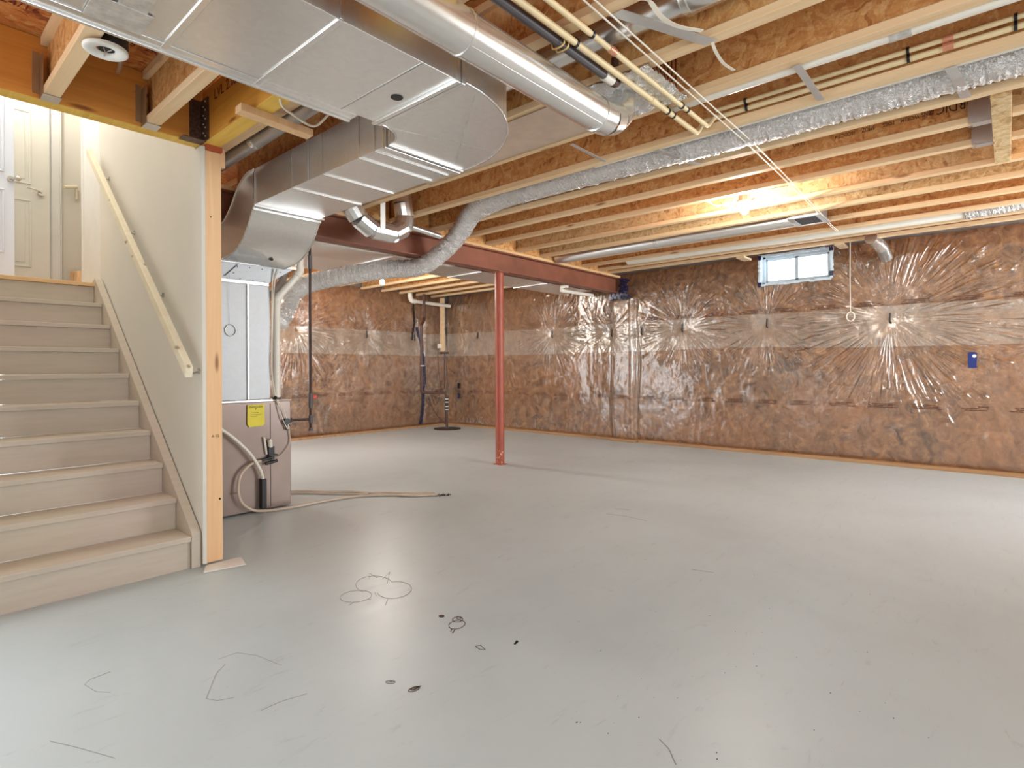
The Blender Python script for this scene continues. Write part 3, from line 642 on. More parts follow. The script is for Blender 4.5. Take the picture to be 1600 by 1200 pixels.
def door(name, xa, xb, y, zb, zt, mat, px0, px1, panels, flip=False):
    d = thing(name, None, None, ((xa+xb)/2, y, zb), kind='structure')
    part('door_slab', B().box(xa, xb, y, y+0.035, zb, zt), mat, d, 0.002)
    for (za, zc) in panels:
        bb = B()
        for i_, (o1, dy) in enumerate(((0.0, 0.006), (0.012, 0.002), (0.03, 0.009))):
            pass
        x0_, x1_ = px0, px1
        bb.hexa([(x0_, y-0.0005, za), (x1_, y-0.0005, za), (x1_, y+0.004, za), (x0_, y+0.004, za), (x0_, y-0.0005, zc), (x1_, y-0.0005, zc), (x1_, y+0.004, zc), (x0_, y+0.004, zc)])
        o = part('door_panel', bb, mat, d)
        # moulded frame standing proud around the field
        fr = B()
        for a in ((x0_, x1_, za, za+0.018), (x0_, x1_, zc-0.018, zc), (x0_, x0_+0.018, za+0.018, zc-0.018), (x1_-0.018, x1_, za+0.018, zc-0.018)): fr.box(a[0], a[1], y-0.009, y+0.001, a[2], a[3])
        part('panel_moulding', fr, mat, d, 0.005)
        part('panel_field', B().box(x0_+0.045, x1_-0.045, y-0.007, y, za+0.045, zc-0.045), mat, d, 0.005)
    return d
d1 = door('door_1', 0.30, 1.135, 6.985, 1.88, 3.95, 'doorw', 0.62, 0.995, [(2.13, 2.775), (2.92, 3.62)])
part('door_lever', B().tube([(1.065, 6.985, 2.85), (1.065, 6.94, 2.85)], 0.026, 16).tube(catmull([(1.065, 6.94, 2.85), (1.03, 6.93, 2.865), (0.99, 6.93, 2.875), (0.955, 6.93, 2.875)]), 0.008, 8), 'chrome', d1)
part('casing', B().box(1.15, 1.215, 6.995, 7.019, 1.88, 3.99).box(1.215, 1.225, 6.985, 7.019, 1.88, 3.99).box(1.140, 1.15, 7.005, 7.019, 1.88, 3.99), 'trim', d1, 0.002)
d2 = door('door_2', 0.10, 0.80, 6.40, 1.88, 3.95, 'door_bluelit', 0.40, 0.735, [(2.15, 2.70), (2.84, 3.60)])
part('door_knob', B().tube([(0.775, 6.40, 2.79), (0.775, 6.385, 2.79)], 0.024, 16).tube([(0.775, 6.385, 2.79), (0.80, 6.35, 2.79)], 0.009, 10).ball((0.815, 6.335, 2.79), 0.024, 2), 'chrome', d2)
t = thing('short_handrail', 'short wooden handrail stub on the upper landing wall', 'handrail', (1.3, 6.98, 2.95))
part('rail', B().tube([(1.235, 6.93, 2.945), (1.345, 6.985, 2.985)], 0.017, 12), 'rail', t)
part('mounting_post', B().box(1.335, 1.352, 6.985, 7.018, 2.86, 2.99), 'rail', t, 0.004)
tag(part('landing_step', B().hexa([(1.27, 6.62, 1.872), (1.60, 6.62, 1.872), (1.60, 6.98, 1.872), (1.27, 6.98, 1.872), (1.29, 6.68, 2.10), (1.60, 6.68, 2.14), (1.60, 6.98, 2.14), (1.29, 6.98, 2.14)]), 'stud', bevel=0.004), 'bare wooden step at the back of the landing', 'step')

# ------------------------------------------------------------------ ducts
DZ0, DZ1 = 2.29, 2.535
md = thing('main_duct', 'wide galvanized sheet metal trunk duct turning under the joists toward the furnace', 'duct', (1.0, 1.94, DZ0))
XS = [-2.0, -0.6, 0.13, 0.68, 1.012, 1.518]; DZM = 2.466
for a, b_ in zip(XS, XS[1:]):
    part('duct_section', B().box(a+0.001, b_-0.001, 1.632, 2.245 if b_ < 1.5 else 2.19, DZ0, DZM), 'galv', md, 0.002)
# cross-break creases, drive cleats, edge lip
for x in XS[1:-1]: part('drive_cleat', B().box(x-0.011, x+0.011, 1.628, 2.249, DZ0-0.006, DZ0-0.0005).box(x-0.006, x+0.006, 1.624, 1.632, DZ0, DZM), 'galv2', md, 0.002)
part('crease', B().box(1.352, 1.359, 1.634, 2.188, DZ0-0.002, DZ0), 'galvdark', md)
part('edge_lip', B().box(-2.0, 1.44, 2.247, 2.262, DZ0-0.012, DZ0+0.02).box(1.012, 1.44, 2.188, 2.246, DZ0-0.003, DZ0+0.10).box(-2.0, 1.44, 2.20, 2.246, DZ0-0.004, DZ0-0.0006), 'galv2', md, 0.002)
part('tape_patch', B().box(0.44, 0.60, 2.06, 2.20, DZ0-0.008, DZ0-0.0045).box(0.50, 0.58, 1.64, 2.06, DZ0-0.005, DZ0-0.0008), 'tape', md)
hol = B().tube([(1.456, 1.922, DZ0-0.0022), (1.456, 1.922, DZ0-0.001)], 0.026, 20); part('test_hole', hol, 'dark', md)
hol = B().box(1.28, 1.33, 1.985-0.2, 1.99-0.2, DZ0-0.002, DZ0-0.001)
# flanges at both elbow ends (canvas-like folded collars)
def collar(p, alongX):
    if alongX:
        x, = p; part('elbow_collar', B().box(x-0.026, x-0.004, 1.618, 2.196, DZ0-0.014, DZM+0.004).box(x+0.004, x+0.024, 1.622, 2.192, DZ0-0.01, DZM+0.003), 'galv2', md, 0.003)
    else:
        y, = p; part('elbow_collar', B().box(1.727, 2.250, y+0.004, y+0.028, DZ0-0.014, DZ1+0.004).box(1.731, 2.246, y-0.024, y-0.004, DZ0-0.01, DZ1+0.003), 'galv2', md, 0.003)
cx_, cy_ = 1.565, 2.345; rix, riy, rox, roy = 0.172, 0.157, 0.680, 0.722
prof = []
N = 20
inner = [(cx_+rix*math.sin(a), cy_-riy*math.cos(a)) for a in np.linspace(0, math.pi/2, N)]
outer = [(cx_+rox*math.sin(a), cy_-roy*math.cos(a)) for a in np.linspace(0, math.pi/2, N)]
eb = B()
for za, flip in ((DZ0, 1), (DZ1, 0)):
    vi = [eb.bm.verts.new((x, y, za)) for x, y in inner]; vo = [eb.bm.verts.new((x, y, za)) for x, y in outer]
    for k in range(N-1): eb.bm.faces.new([vi[k], vi[k+1], vo[k+1], vo[k]])
for ring in (inner, outer):
    va = [eb.bm.verts.new((x, y, DZ0)) for x, y in ring]; vb = [eb.bm.verts.new((x, y, DZ1)) for x, y in ring]
    for k in range(N-1):
        f = eb.bm.faces.new([va[k], va[k+1], vb[k+1], vb[k]]); f.smooth = True
part('elbow', eb, 'galv', md)
part('elbow_seam', B().tube([(x, y, DZ0) for x, y in [(cx_+(rox+0.003)*math.sin(a), cy_-(roy+0.003)*math.cos(a)) for a in np.linspace(0, math.pi/2, 24)]], 0.0055, 6)
     .tube([(x, y, DZ0) for x, y in [(cx_+(rix-0.003)*math.sin(a), cy_-(riy-0.003)*math.cos(a)) for a in np.linspace(0, math.pi/2, 14)]], 0.005, 6), 'galv2', md)
cc_ = B()
cc_.ribbon([(1.66, 1.66, DZ0-0.001), (2.16, 2.33, DZ0-0.001)], 0.004, 0.0006).ribbon([(1.62, 2.19, DZ0-0.001), (2.17, 2.02, DZ0-0.001)], 0.004, 0.0006)
part('cross_break', cc_, 'galv2', md)
collar((1.543,), True); collar((2.37,), False)
YS = [2.40, 2.48, 2.625, 3.0, 3.37, 3.895]
def xl(y): return 1.737+(y-2.42)*0.003
def xr(y): return 2.242
for a, b_ in zip(YS, YS[1:]):
    part('duct_section', B().hexa([(xl(a), a+0.001, DZ0), (xr(a), a+0.001, DZ0), (xr(b_), b_-0.001, DZ0), (xl(b_), b_-0.001, DZ0), (xl(a), a+0.001, DZ1), (xr(a), a+0.001, DZ1), (xr(b_), b_-0.001, DZ1), (xl(b_), b_-0.001, DZ1)]), 'galv', md, 0.002)
for y in YS[1:-1]: part('drive_cleat', B().box(xl(y)-0.004, xr(y)+0.004, y-0.006, y+0.006, DZ0-0.005, DZ0-0.0005).box(xl(y)-0.004, xl(y)-0.001, y-0.005, y+0.005, DZ0, DZ1), 'galv2', md, 0.001)
part('hanger_strap', B().box(xl(3.17)-0.007, xl(3.17)-0.003, 3.155, 3.185, DZ0, 2.57).box(1.36, xl(3.17)-0.003, 3.155, 3.185, 2.567, 2.57), 'zinc', md)
# S-shaped drop to the plenum
bot = catmull([(3.90, 2.29, 0), (3.945, 2.235, 0), (4.02, 2.14, 0), (4.13, 2.055, 0), (4.28, 2.0, 0), (4.54, 1.975, 0)], 5)
top = catmull([(3.90, 2.535, 0), (4.02, 2.53, 0), (4.16, 2.47, 0), (4.28, 2.36, 0), (4.40, 2.275, 0), (4.50, 2.255, 0), (4.95, 2.25, 0)], 5)
sb = B(); L = 1.742; Rr = 2.242
def strip(prof, xa, xb):
    A = [sb.bm.verts.new((xa, p_[0], p_[1])) for p_ in prof]; C = [sb.bm.verts.new((xb, p_[0], p_[1])) for p_ in prof]
    for k in range(len(prof)-1):
        f = sb.bm.faces.new([A[k], A[k+1], C[k+1], C[k]]); f.smooth = True
strip(bot, L, Rr); strip(top, L, Rr)
loop = bot+[(4.95, 1.975, 0)]+top[::-1]
for x in (L, Rr): sb.bm.faces.new([sb.bm.verts.new((x, p_[0], p_[1])) for p_ in loop])
sb.bm.faces.new([sb.bm.verts.new(q) for q in ((L, 4.54, 1.975), (Rr, 4.54, 1.975), (Rr, 4.95, 1.975), (L, 4.95, 1.975))])
part('drop_section', sb, 'galv', md)
part('drop_seam', B().tube([(L-0.003, p_[0], p_[1]) for p_ in bot], 0.006, 6).tube([(Rr+0.003, p_[0], p_[1]) for p_ in bot], 0.006, 6).tube([(L-0.003, p_[0], p_[1]) for p_ in top[:-5]], 0.005, 6)
     .box(L-0.008, Rr+0.02, 3.885, 3.905, DZ0-0.014, DZ0-0.001).box(L-0.005, Rr+0.008, 3.91, 3.93, DZ0-0.035, DZ0-0.02).box(L-0.008, L, 3.89, 3.90, DZ0, DZ1), 'galv2', md)
part('test_hole', B().tube([(2.03, 4.27, 2.0015), (2.03, 4.272, 1.9995)], 0.018, 16), 'dark', md)

# big round pipe with elbow
rp = thing('round_duct', 'large round galvanized pipe running beside the trunk duct', 'duct', (1.0, 1.465, 2.36))
r0_ = 0.080; YC, ZC = 1.465, 2.355
part('pipe_section', B().tube([(-2.0, YC, ZC), (1.40, YC, ZC)], r0_, 40), 'galv2', rp)
part('pipe_section', B().tube([(1.395, YC, ZC), (2.27, YC, ZC)], r0_*0.985, 40), 'galv2', rp)
for x_ in (1.392, 2.262): part('crimp_ring', B().tube([(x_, YC, ZC), (x_+0.009, YC, ZC)], r0_+0.003, 40), 'galv2', rp)
part('seam_line', B().tube([(-2.0, YC-0.045, ZC-0.064), (2.26, YC-0.045, ZC-0.064)], 0.0022, 6), 'galv2', rp)
ep = [(2.27, YC, ZC), (2.36, YC, ZC+0.008), (2.45, YC+0.01, ZC+0.04), (2.52, YC+0.02, ZC+0.10), (2.56, YC+0.03, ZC+0.175), (2.565, YC+0.03, ZC+0.24)]
for k in range(5): part('elbow_gore', B().tube([ep[k], ep[k+1]], [r0_*(0.985+0.012*(k % 2)), r0_*(0.985+0.012*((k+1) % 2))], 32, caps=False), 'galv2', rp)
part('hanger_strap', B().box(1.10, 1.128, YC-r0_-0.004, YC-r0_-0.001, ZC, 2.56).box(1.10, 1.128, YC+r0_+0.001, YC+r0_+0.004, ZC, 2.56), 'zinc', rp)
# crumpled foil wrap round the pipe outlet
def foil_tube(name, path, r, parent=None, seg=28, step=0.012, amp=0.08, seed=0, mat='foil', ring=0.015, sag=1.0):
    P = np.array(catmull(path, 24)); d = np.r_[0, np.cumsum(np.linalg.norm(np.diff(P, axis=0), axis=1))]
    n = int(d[-1]/step); t = np.linspace(0, d[-1], n); Q = np.stack([np.interp(t, d, P[:, k]) for k in range(3)], 1)
    T = np.gradient(Q, axis=0); T /= np.linalg.norm(T, axis=1)[:, None]
    u = np.cross(T[0], [0, 0, 1]); u /= np.linalg.norm(u); vs = []
    th = np.linspace(0, 2*math.pi, seg, endpoint=False)
    rg = np.random.default_rng(seed)
    for i in range(n):
        u = u-T[i]*u.dot(T[i]); u /= np.linalg.norm(u); w_ = np.cross(T[i], u)
        a = 1+ring/r*math.sin(t[i]*2*math.pi/0.030+1.5*math.sin(t[i]*9))*0.35
        for k in range(seg):
            nn = noise.noise(Vector((t[i]*22, math.cos(th[k])*2.2, math.sin(th[k])*2.2+seed)))+1.0*noise.noise(Vector((t[i]*70, math.cos(th[k])*5, math.sin(th[k])*5+seed)))
            vs.append(Q[i]+(u*math.cos(th[k])+w_*math.sin(th[k]))*r*(a+amp*nn))
    vs = np.array(vs, np.float32); q = []
    for i in range(n-1):
        for k in range(seg): q.append((i*seg+k, i*seg+(k+1) % seg, (i+1)*seg+(k+1) % seg, (i+1)*seg+k))
    me = bpy.data.meshes.new(name); me.from_pydata(vs.tolist(), [], q+[tuple(range(seg))[::-1], tuple(range((n-1)*seg, n*seg))])
    me.polygons.foreach_set('use_smooth', np.ones(len(me.polygons), bool)); me.materials.append(MT[mat])
    o = bpy.data.objects.new(name, me); COL.objects.link(o)
    if parent is not None:
        o.parent = parent; o.matrix_parent_inverse = Matrix.Translation(-parent.location)
    return o
fw = B(); r = random.Random(9); nx, ny = 26, 16
GX = [[None]*ny for _ in range(nx)]
for i in range(nx):
    for j in range(ny):
        GX[i][j] = fw.bm.verts.new((2.36+0.44*i/(nx-1), 1.24+0.36*j/(ny-1), 2.549+r.uniform(-0.010, 0.010)))
for i in range(nx-1):
    for j in range(ny-1): fw.bm.faces.new([GX[i][j], GX[i+1][j], GX[i+1][j+1], GX[i][j+1]])
o = part('foil_patch', fw, 'foil', rp); 
sol = o.modifiers.new('s', 'SOLIDIFY'); sol.thickness = 0.003
# panned bay sheets
tag(part('duct_sheet', B().box(2.40, 2.835, 1.60, 3.30, 2.550, 2.556), 'tape', bevel=0.001), 'pinkish flat sheet closing the joist bay beside the round pipe', 'panel')
MT['board'] = plain('pink_reflection_sheet', srgb(216, 192, 172), 0.5, 0.2, 0.05, 8); bpy.data.objects['duct_sheet'].data.materials[0] = MT['board']  # sheet metal; its pinkish reflection is put into the base colour
tag(part('duct_sheet', B().box(1.96, 2.36, 2.9, 4.46, 2.552, 2.558), 'board'), 'flat sheet closing the joist bay above the furnace branch', 'panel')
tag(part('wood_strip', B().box(2.80, 2.84, 1.60, 3.30, 2.542, 2.5495), 'flange', bevel=0.001), 'narrow wooden edge strip under the pinkish bay sheet', 'strip')

# small drain / water pipes
t = thing('drain_pipe', 'dark grey plastic drain pipe crossing under the joists', 'pipe', (0.8, 1.431, 2.535))
part('pipe', B().tube([(1.50, 1.431, 2.537), (2.30, 1.431, 2.537)], 0.0205, 20), 'abs', t)
part('coupling', B().tube([(2.29, 1.431, 2.537), (2.36, 1.431, 2.537)], 0.026, 20), 'pvc', t, label='pale coupling at the pipe end')
part('elbow', B().tube(catmull([(2.355, 1.431, 2.537), (2.40, 1.431, 2.545), (2.405, 1.431, 2.60), (2.405, 1.431, 2.66)]), 0.025, 16), 'brownpipe', t)
part('chain_loop', B().tube(catmull([(1.93, 1.40, 2.56), (1.93, 1.40, 2.52), (1.93, 1.431, 2.511), (1.93, 1.462, 2.52), (1.93, 1.462, 2.56)]), 0.004, 6).tube(catmull([(1.955, 1.40, 2.56), (1.96, 1.40, 2.52), (1.96, 1.431, 2.511), (1.96, 1.462, 2.52), (1.96, 1.462, 2.56)]), 0.004, 6), 'tuft', t)
def clip(b, x, y, z, r_=0.02, along='X'):
    if along == 'X': b.tube([(x-0.006, y, z), (x+0.006, y, z)], r_, 12).box(x-0.005, x+0.005, y-0.004, y+0.004, z, ZJ)
    else: b.tube([(x, y-0.006, z), (x, y+0.006, z)], r_, 12).box(x-0.004, x+0.03, y-0.005, y+0.005, z-0.004, z+0.004)
for nm, yy, zz_, xe, r_, lab in (('water_pipe', 1.378, 2.535, 3.19, 0.0145, 'cream plastic water pipe under the joists, nearer the dark grey pipe'), ('water_pipe', 1.297, 2.54, 3.15, 0.0125, 'cream plastic water pipe under the joists, nearer the twin wires')):
    t = thing(nm, lab, 'pipe', (1, yy, zz_), 'cream water pipes')
    part('pipe', B().tube([(1.50, yy, zz_), (xe, yy, zz_)], r_, 14), 'cpvc', t)
    for xk in (1.985, 2.845, 2.91):
        cb = B(); clip(cb, xk, yy, zz_, r_+0.004); part('pipe_clip', cb, 'black', t)
    x_ = 2.12 if yy < 1.35 else 2.66
    part('coupling', B().tube([(x_, yy, zz_), (x_+0.05, yy, zz_)], r_+0.004, 14), 'copper' if yy < 1.35 else 'cpvc', t)
    yb_ = 1.36 if yy > 1.35 else 1.285
    part('branch', B().tube(catmull([(xe, yy, zz_), (xe+0.05, yy, zz_+0.01), (xe+(0.075 if yy > 1.35 else 0.09), yy-0.03, 2.61)]), r_*0.95, 12).tube([(xe+(0.075 if yy > 1.35 else 0.09), yy-0.03, 2.61+(0.0 if yy > 1.35 else 0.03)), (3.265 if yy > 1.35 else 3.24, -2.5, 2.612+(0.0 if yy > 1.35 else 0.03))], r_*0.95, 12), 'cpvc', t)
    for yk in (1.1, 0.35, -0.03, -0.5):
        cb = B(); clip(cb, 3.26 if yy > 1.35 else 3.24, yk, 2.612+(0.0 if yy > 1.35 else 0.03), r_+0.005, 'Y'); part('pipe_clip', cb, 'black', t)
    part('copper_ring', B().tube([(3.255 if yy > 1.35 else 3.24, 0.22, 2.612+(0.0 if yy > 1.35 else 0.03)), (3.255 if yy > 1.35 else 3.24, 0.18, 2.612+(0.0 if yy > 1.35 else 0.03))], r_+0.004, 12), 'copper', t)
for k, dy in enumerate((0.0, -0.032)):
    pts = [(1.50, 1.20+dy, 2.548), (1.82, 1.205+dy, 2.547), (3.0, 1.21+dy, 2.54), (3.8, 1.225+dy, 2.547), (5.2, 1.27+dy*0.6, 2.545), (6.2, 1.318+dy*0.5, 2.548), (6.6, 1.33+dy*0.5, 2.551)]
    tag(part('ceiling_wire', B().tube(catmull(pts, 4), 0.0042, 6), 'wire'), '%s of twin thin white wires strung across under the joists' % ('left' if k == 0 else 'right'), 'wire', 'twin ceiling wires')
# pipes and ducts inside joist bays
t = thing('bay_duct', 'round white metal duct in the joist bay crossed by a slanted strap', 'duct', (2.28, 0.5, 2.72))
part('pipe_section', B().tube([(2.27, -2.5, 2.715), (2.27, 1.02, 2.715)], 0.078, 32), 'galv2', t); part('pipe_section', B().tube([(2.25, 1.02, 2.70), (2.25, 3.0, 2.70)], 0.062, 32), 'galv2', t)
part('crimp_ring', B().tube([(2.26, 1.00, 2.712), (2.26, 1.06, 2.705)], [0.079, 0.063], 32), 'galv2', t)
part('hanger_strap', B().hexa([(1.945, 1.13, 2.553), (1.945, 1.19, 2.553), (2.40, 0.99, 2.553), (2.40, 0.93, 2.553), (1.945, 1.13, 2.556), (1.945, 1.19, 2.556), (2.40, 0.99, 2.556), (2.40, 0.93, 2.556)]), 'zinc', t)
t = thing('white_pipe', 'thin white pipe along the bottom of the joist above the cream pipes', 'pipe', (2.925, 0.0, 2.58))
part('pipe', B().tube([(2.912, -2.5, 2.588), (2.912, 1.42, 2.588)], 0.035, 16), 'pvc', t)
part('joint_tape', B().tube([(2.912, 0.30, 2.588), (2.912, 0.38, 2.588)], 0.0375, 16), 'tape', t)
part('hanger_strap', B().box(2.84, 3.30, 0.715, 0.75, 2.549, 2.552), 'zinc', t)
t = thing('grey_pipe', 'smooth grey pipe hugging the joist above the foil duct', 'pipe', (3.40, 0, 2.59))
part('pipe', B().tube([(3.395, -2.5, 2.598), (3.395, 2.2, 2.605)], 0.034, 16), 'pvc', t)
fl = thing('flex_duct', 'foil wrapped flexible duct in the ceiling drooping under the steel beam', 'duct', (3.62, 3.5, 2.6))
foil_tube('foil_jacket', [(3.60, -2.5, 2.655), (3.62, -0.5, 2.655), (3.61, 1.2, 2.645), (3.60, 2.6, 2.655), (3.60, 3.30, 2.65), (3.63, 3.60, 2.625)], 0.112, fl, seed=3)
foil_tube('foil_jacket', [(3.62, 3.50, 2.64), (3.72, 3.78, 2.60), (3.82, 4.03, 2.50), (3.82, 4.25, 2.36), (3.72, 4.52, 2.20), (3.52, 4.84, 2.178), (3.32, 5.12, 2.14), (3.14, 5.45, 2.09), (2.98, 5.62, 2.02)], 0.092, fl, seed=4)
foil_tube('foil_jacket', [(3.04, 5.58, 2.06), (2.90, 5.60, 1.93), (2.80, 5.55, 1.76), (2.70, 5.50, 1.62)], 0.088, fl, seed=5, amp=0.16)
sp = B().box(3.29, 3.31, 1.60, 1.63, 2.56, 2.60)
part('support_strap', B().ribbon([(3.36, 1.70, 2.556), (3.48, 1.66, 2.544), (3.62, 1.64, 2.541), (3.80, 1.60, 2.556)], 0.035, 0.002), 'zinc', fl)
part('support_strap', B().ribbon([(3.36, 0.20, 2.556), (3.48, 0.18, 2.544), (3.62, 0.17, 2.541), (3.80, 0.16, 2.556)], 0.045, 0.002), 'zinc', fl)
tag(part('metal_strap', B().box(2.90, 3.30, 2.04, 2.065, 2.552, 2.555), 'zinc'), 'thin metal strap between joists beyond the pinkish sheet', 'strap')
t = thing('bay_duct', 'grey round duct in the bay ending at a small register', 'duct', (5.93, 3, 2.6))
part('pipe_section', B().tube([(5.95, 1.56, 2.592), (5.95, 4.44, 2.592)], 0.072, 24), 'galv', t)
part('crimp_ring', B().tube([(5.95, 2.98, 2.592), (5.95, 3.04, 2.592)], 0.075, 24), 'galv2', t)
part('register_box', B().box(5.74, 6.08, 1.30, 1.55, 2.555, 2.70), 'galvdark', t)
part('register_frame', B().box(5.72, 6.10, 1.28, 1.33, 2.54, 2.554).box(5.72, 6.10, 1.52, 1.57, 2.54, 2.554).box(5.72, 5.76, 1.33, 1.52, 2.54, 2.554).box(6.06, 6.10, 1.33, 1.52, 2.54, 2.554), 'zinc', t, 0.002)
part('register_face', B().box(5.77, 6.05, 1.335, 1.515, 2.543, 2.55), 'dark', t)
t = thing('bay_duct', 'pale round duct in the last bay before the window', 'duct', (6.87, 2, 2.62))
part('pipe_section', B().tube([(6.84, 0.22, 2.625), (6.84, 3.9, 2.635)], 0.078, 24), 'pvc', t)
foil_tube('foil_joint', [(6.84, 0.30, 2.622), (6.82, 0.0, 2.63), (6.80, -0.4, 2.66), (6.82, -0.9, 2.68)], 0.088, t, seed=8, amp=0.09)
t = thing('wall_elbow', 'short galvanized elbow entering the film high on the window wall', 'duct', (7.5, 1.05, 2.45))
part('elbow_gore', B().tube([(7.20, 1.12, 2.55), (7.38, 1.09, 2.525)], 0.062, 24), 'galv2', t)
part('elbow_gore', B().tube([(7.37, 1.09, 2.527), (7.50, 1.06, 2.48)], 0.064, 24), 'galv2', t)
part('elbow_gore', B().tube([(7.49, 1.06, 2.484), (7.60, 1.05, 2.43), (7.74, 1.05, 2.41)], 0.062, 24), 'galvdark', t)
# articulated damper elbow at the furnace branch
t = thing('branch_elbow', 'shiny segmented U-shaped duct elbow beside the furnace branch', 'duct', (2.9, 4.1, 2.3))
up = [(2.60, 4.12, 2.60), (2.645, 4.11, 2.50), (2.70, 4.10, 2.42), (2.83, 4.10, 2.352), (3.05, 4.10, 2.350), (3.165, 4.10, 2.42), (3.19, 4.10, 2.52), (3.165, 4.10, 2.64), (3.16, 4.10, 2.74)]
for k in range(len(up)-1): part('elbow_gore', B().tube([up[k], up[k+1]], [0.084+0.003*(k % 2), 0.084+0.003*((k+1) % 2)], 14, smooth=False), 'galv2', t)
part('hanger_strap', B().box(2.86, 2.91, 4.01, 4.013, 2.34, 2.60), 'zinc', t)
foil_tube('foil_joint', [(2.25, 4.10, 2.46), (2.40, 4.11, 2.50), (2.60, 4.12, 2.56)], 0.07, t, seed=12, amp=0.12)
tag(part('joiner_pipe', B().tube([(3.26, 4.14, 2.465), (3.66, 4.16, 2.44)], 0.028, 14), 'galv2'), 'thin shiny pipe between the segmented elbow and foil duct', 'pipe')
t = thing('ceiling_duct', 'round metal duct above the furnace branch beside the yellow beam', 'duct', (1.58, 3.3, 2.55))
part('pipe_section', B().tube([(1.58, 2.4, 2.60), (1.58, 4.3, 2.57)], 0.052, 20), 'galvdark', t)
part('band_clamp', B().tube([(1.58, 3.50, 2.583), (1.58, 3.54, 2.583)], 0.056, 20), 'galv2', t)
# return trunk behind the beam
t = thing('return_duct', 'long flat rectangular duct running just behind the steel beam', 'duct', (4.8, 5.1, 2.3))
for a, b_ in ((2.3, 3.6), (3.6, 4.9), (4.9, 6.2), (6.2, 7.3)): part('duct_section', B().box(a+0.002, b_-0.002, 4.80, 5.42, 2.325, 2.55), 'galvdark' if False else 'galv', t, 0.002)
part('duct_section', B().box(2.3, 3.58, 5.422, 6.15, 2.325, 2.55), 'galv', t, 0.002)
for x in (3.6, 4.9, 6.2): part('drive_cleat', B().box(x-0.01, x+0.01, 4.797, 5.424, 2.318, 2.3245), 'galv2', t)
part('edge_lip', B().box(2.35, 3.7, 4.74, 4.80, 2.318, 2.324).box(4.1, 4.36, 4.70, 4.79, 2.31, 2.32), 'pvc', t)
fz = B().box(6.5, 7.1, 4.66, 4.76, 2.255, 2.29); r = random.Random(3)
tag(part('white_pipe_stub', B().tube([(6.5, 4.72, 2.24), (7.2, 4.72, 2.245)], 0.025, 12)  .tube([(6.42, 4.62, 2.295), (6.42, 4.72, 2.29), (6.42, 4.72, 2.24), (6.5, 4.72, 2.24)], 0.03, 12), 'pvc'), 'white pipe and fittings just under the far end of the beam', 'pipe')

# ------------------------------------------------------------------ furnace group
fn = thing('furnace', 'brown-grey furnace cabinet standing on the floor behind the post', 'furnace', (1.95, 4.9, 0))
part('cabinet', B().box(1.56, 2.318, 4.535, 5.22, 0.012, 0.888), 'furnace', fn, 0.006)
part('top_flange', B().box(1.55, 2.16, 4.52, 5.1, 0.888, 0.905), 'galv2', fn, 0.002)
part('side_flange', B().box(2.16, 2.322, 4.53, 5.222, 0.889, 0.894), 'pvc', fn)
part('door_seam', B().box(2.142, 2.145, 4.532, 4.5345, 0.03, 0.87), 'dark', fn)
pl = thing('plenum', 'tall galvanized plenum box standing on the furnace', 'duct', (1.87, 4.8, 0.9))
part('plenum_panel', B().box(1.56, 1.966, 4.545, 5.05, 0.906, 1.838), 'galvp', pl, 0.003)
part('plenum_panel', B().box(1.968, 2.150, 4.545, 5.05, 0.906, 1.838), 'galvp', pl, 0.003)
part('standing_seam', B().box(1.962, 1.973, 4.53, 4.547, 0.908, 1.838), 'galv2', pl, 0.002)
part('transition', B().hexa([(1.56, 4.53, 1.842), (2.12, 4.53, 1.842), (2.12, 5.05, 1.842), (1.56, 5.05, 1.842), (1.56, 4.50, 1.97), (2.33, 4.50, 1.985), (2.33, 5.05, 1.985), (1.56, 5.05, 1.97)]), 'galvp', pl, 0.002)
part('flange_rail', B().box(1.56, 2.13, 4.52, 4.535, 1.828, 1.85).hexa([(1.56, 4.485, 1.97), (2.35, 4.485, 1.985), (2.35, 4.51, 1.985), (1.56, 4.51, 1.97), (1.56, 4.485, 1.985), (2.35, 4.485, 2.0), (2.35, 4.51, 2.0), (1.56, 4.51, 1.985)]), 'galv2', pl)
sc = B()
for x, z in ((1.80, 1.855), (1.90, 1.86), (2.0, 1.858), (2.09, 1.855), (1.85, 1.90), (1.875, 1.95), (1.97, 1.955), (2.07, 1.955), (2.16, 1.955), (2.22, 1.95)): sc.ball((x, 4.521-0.012*(z-1.84)/0.1-0.004, z), 0.0045, 1)
part('screw_heads', sc, 'dark', pl, kind='stuff')
part('seam_stripe', B().hexa([(1.78, 4.512, 1.87), (1.785, 4.512, 1.868), (1.875, 4.496, 1.965), (1.87, 4.496, 1.967), (1.78, 4.516, 1.87), (1.785, 4.516, 1.868), (1.875, 4.50, 1.965), (1.87, 4.50, 1.967)]), 'dark', pl)
tag(part('wire_coil', B().tube([(1.835+0.04*math.cos(a), 4.538, 1.455+0.045*math.sin(a)) for a in np.linspace(0, 6.28, 24)], 0.004, 6).tube(catmull([(1.83, 4.536, 1.50), (1.825, 4.53, 1.7), (1.825, 4.51, 1.95), (1.83, 4.48, 2.0)]), 0.0012, 5), 'zinc'), 'ring of thin wire hanging on the plenum front', 'coil')
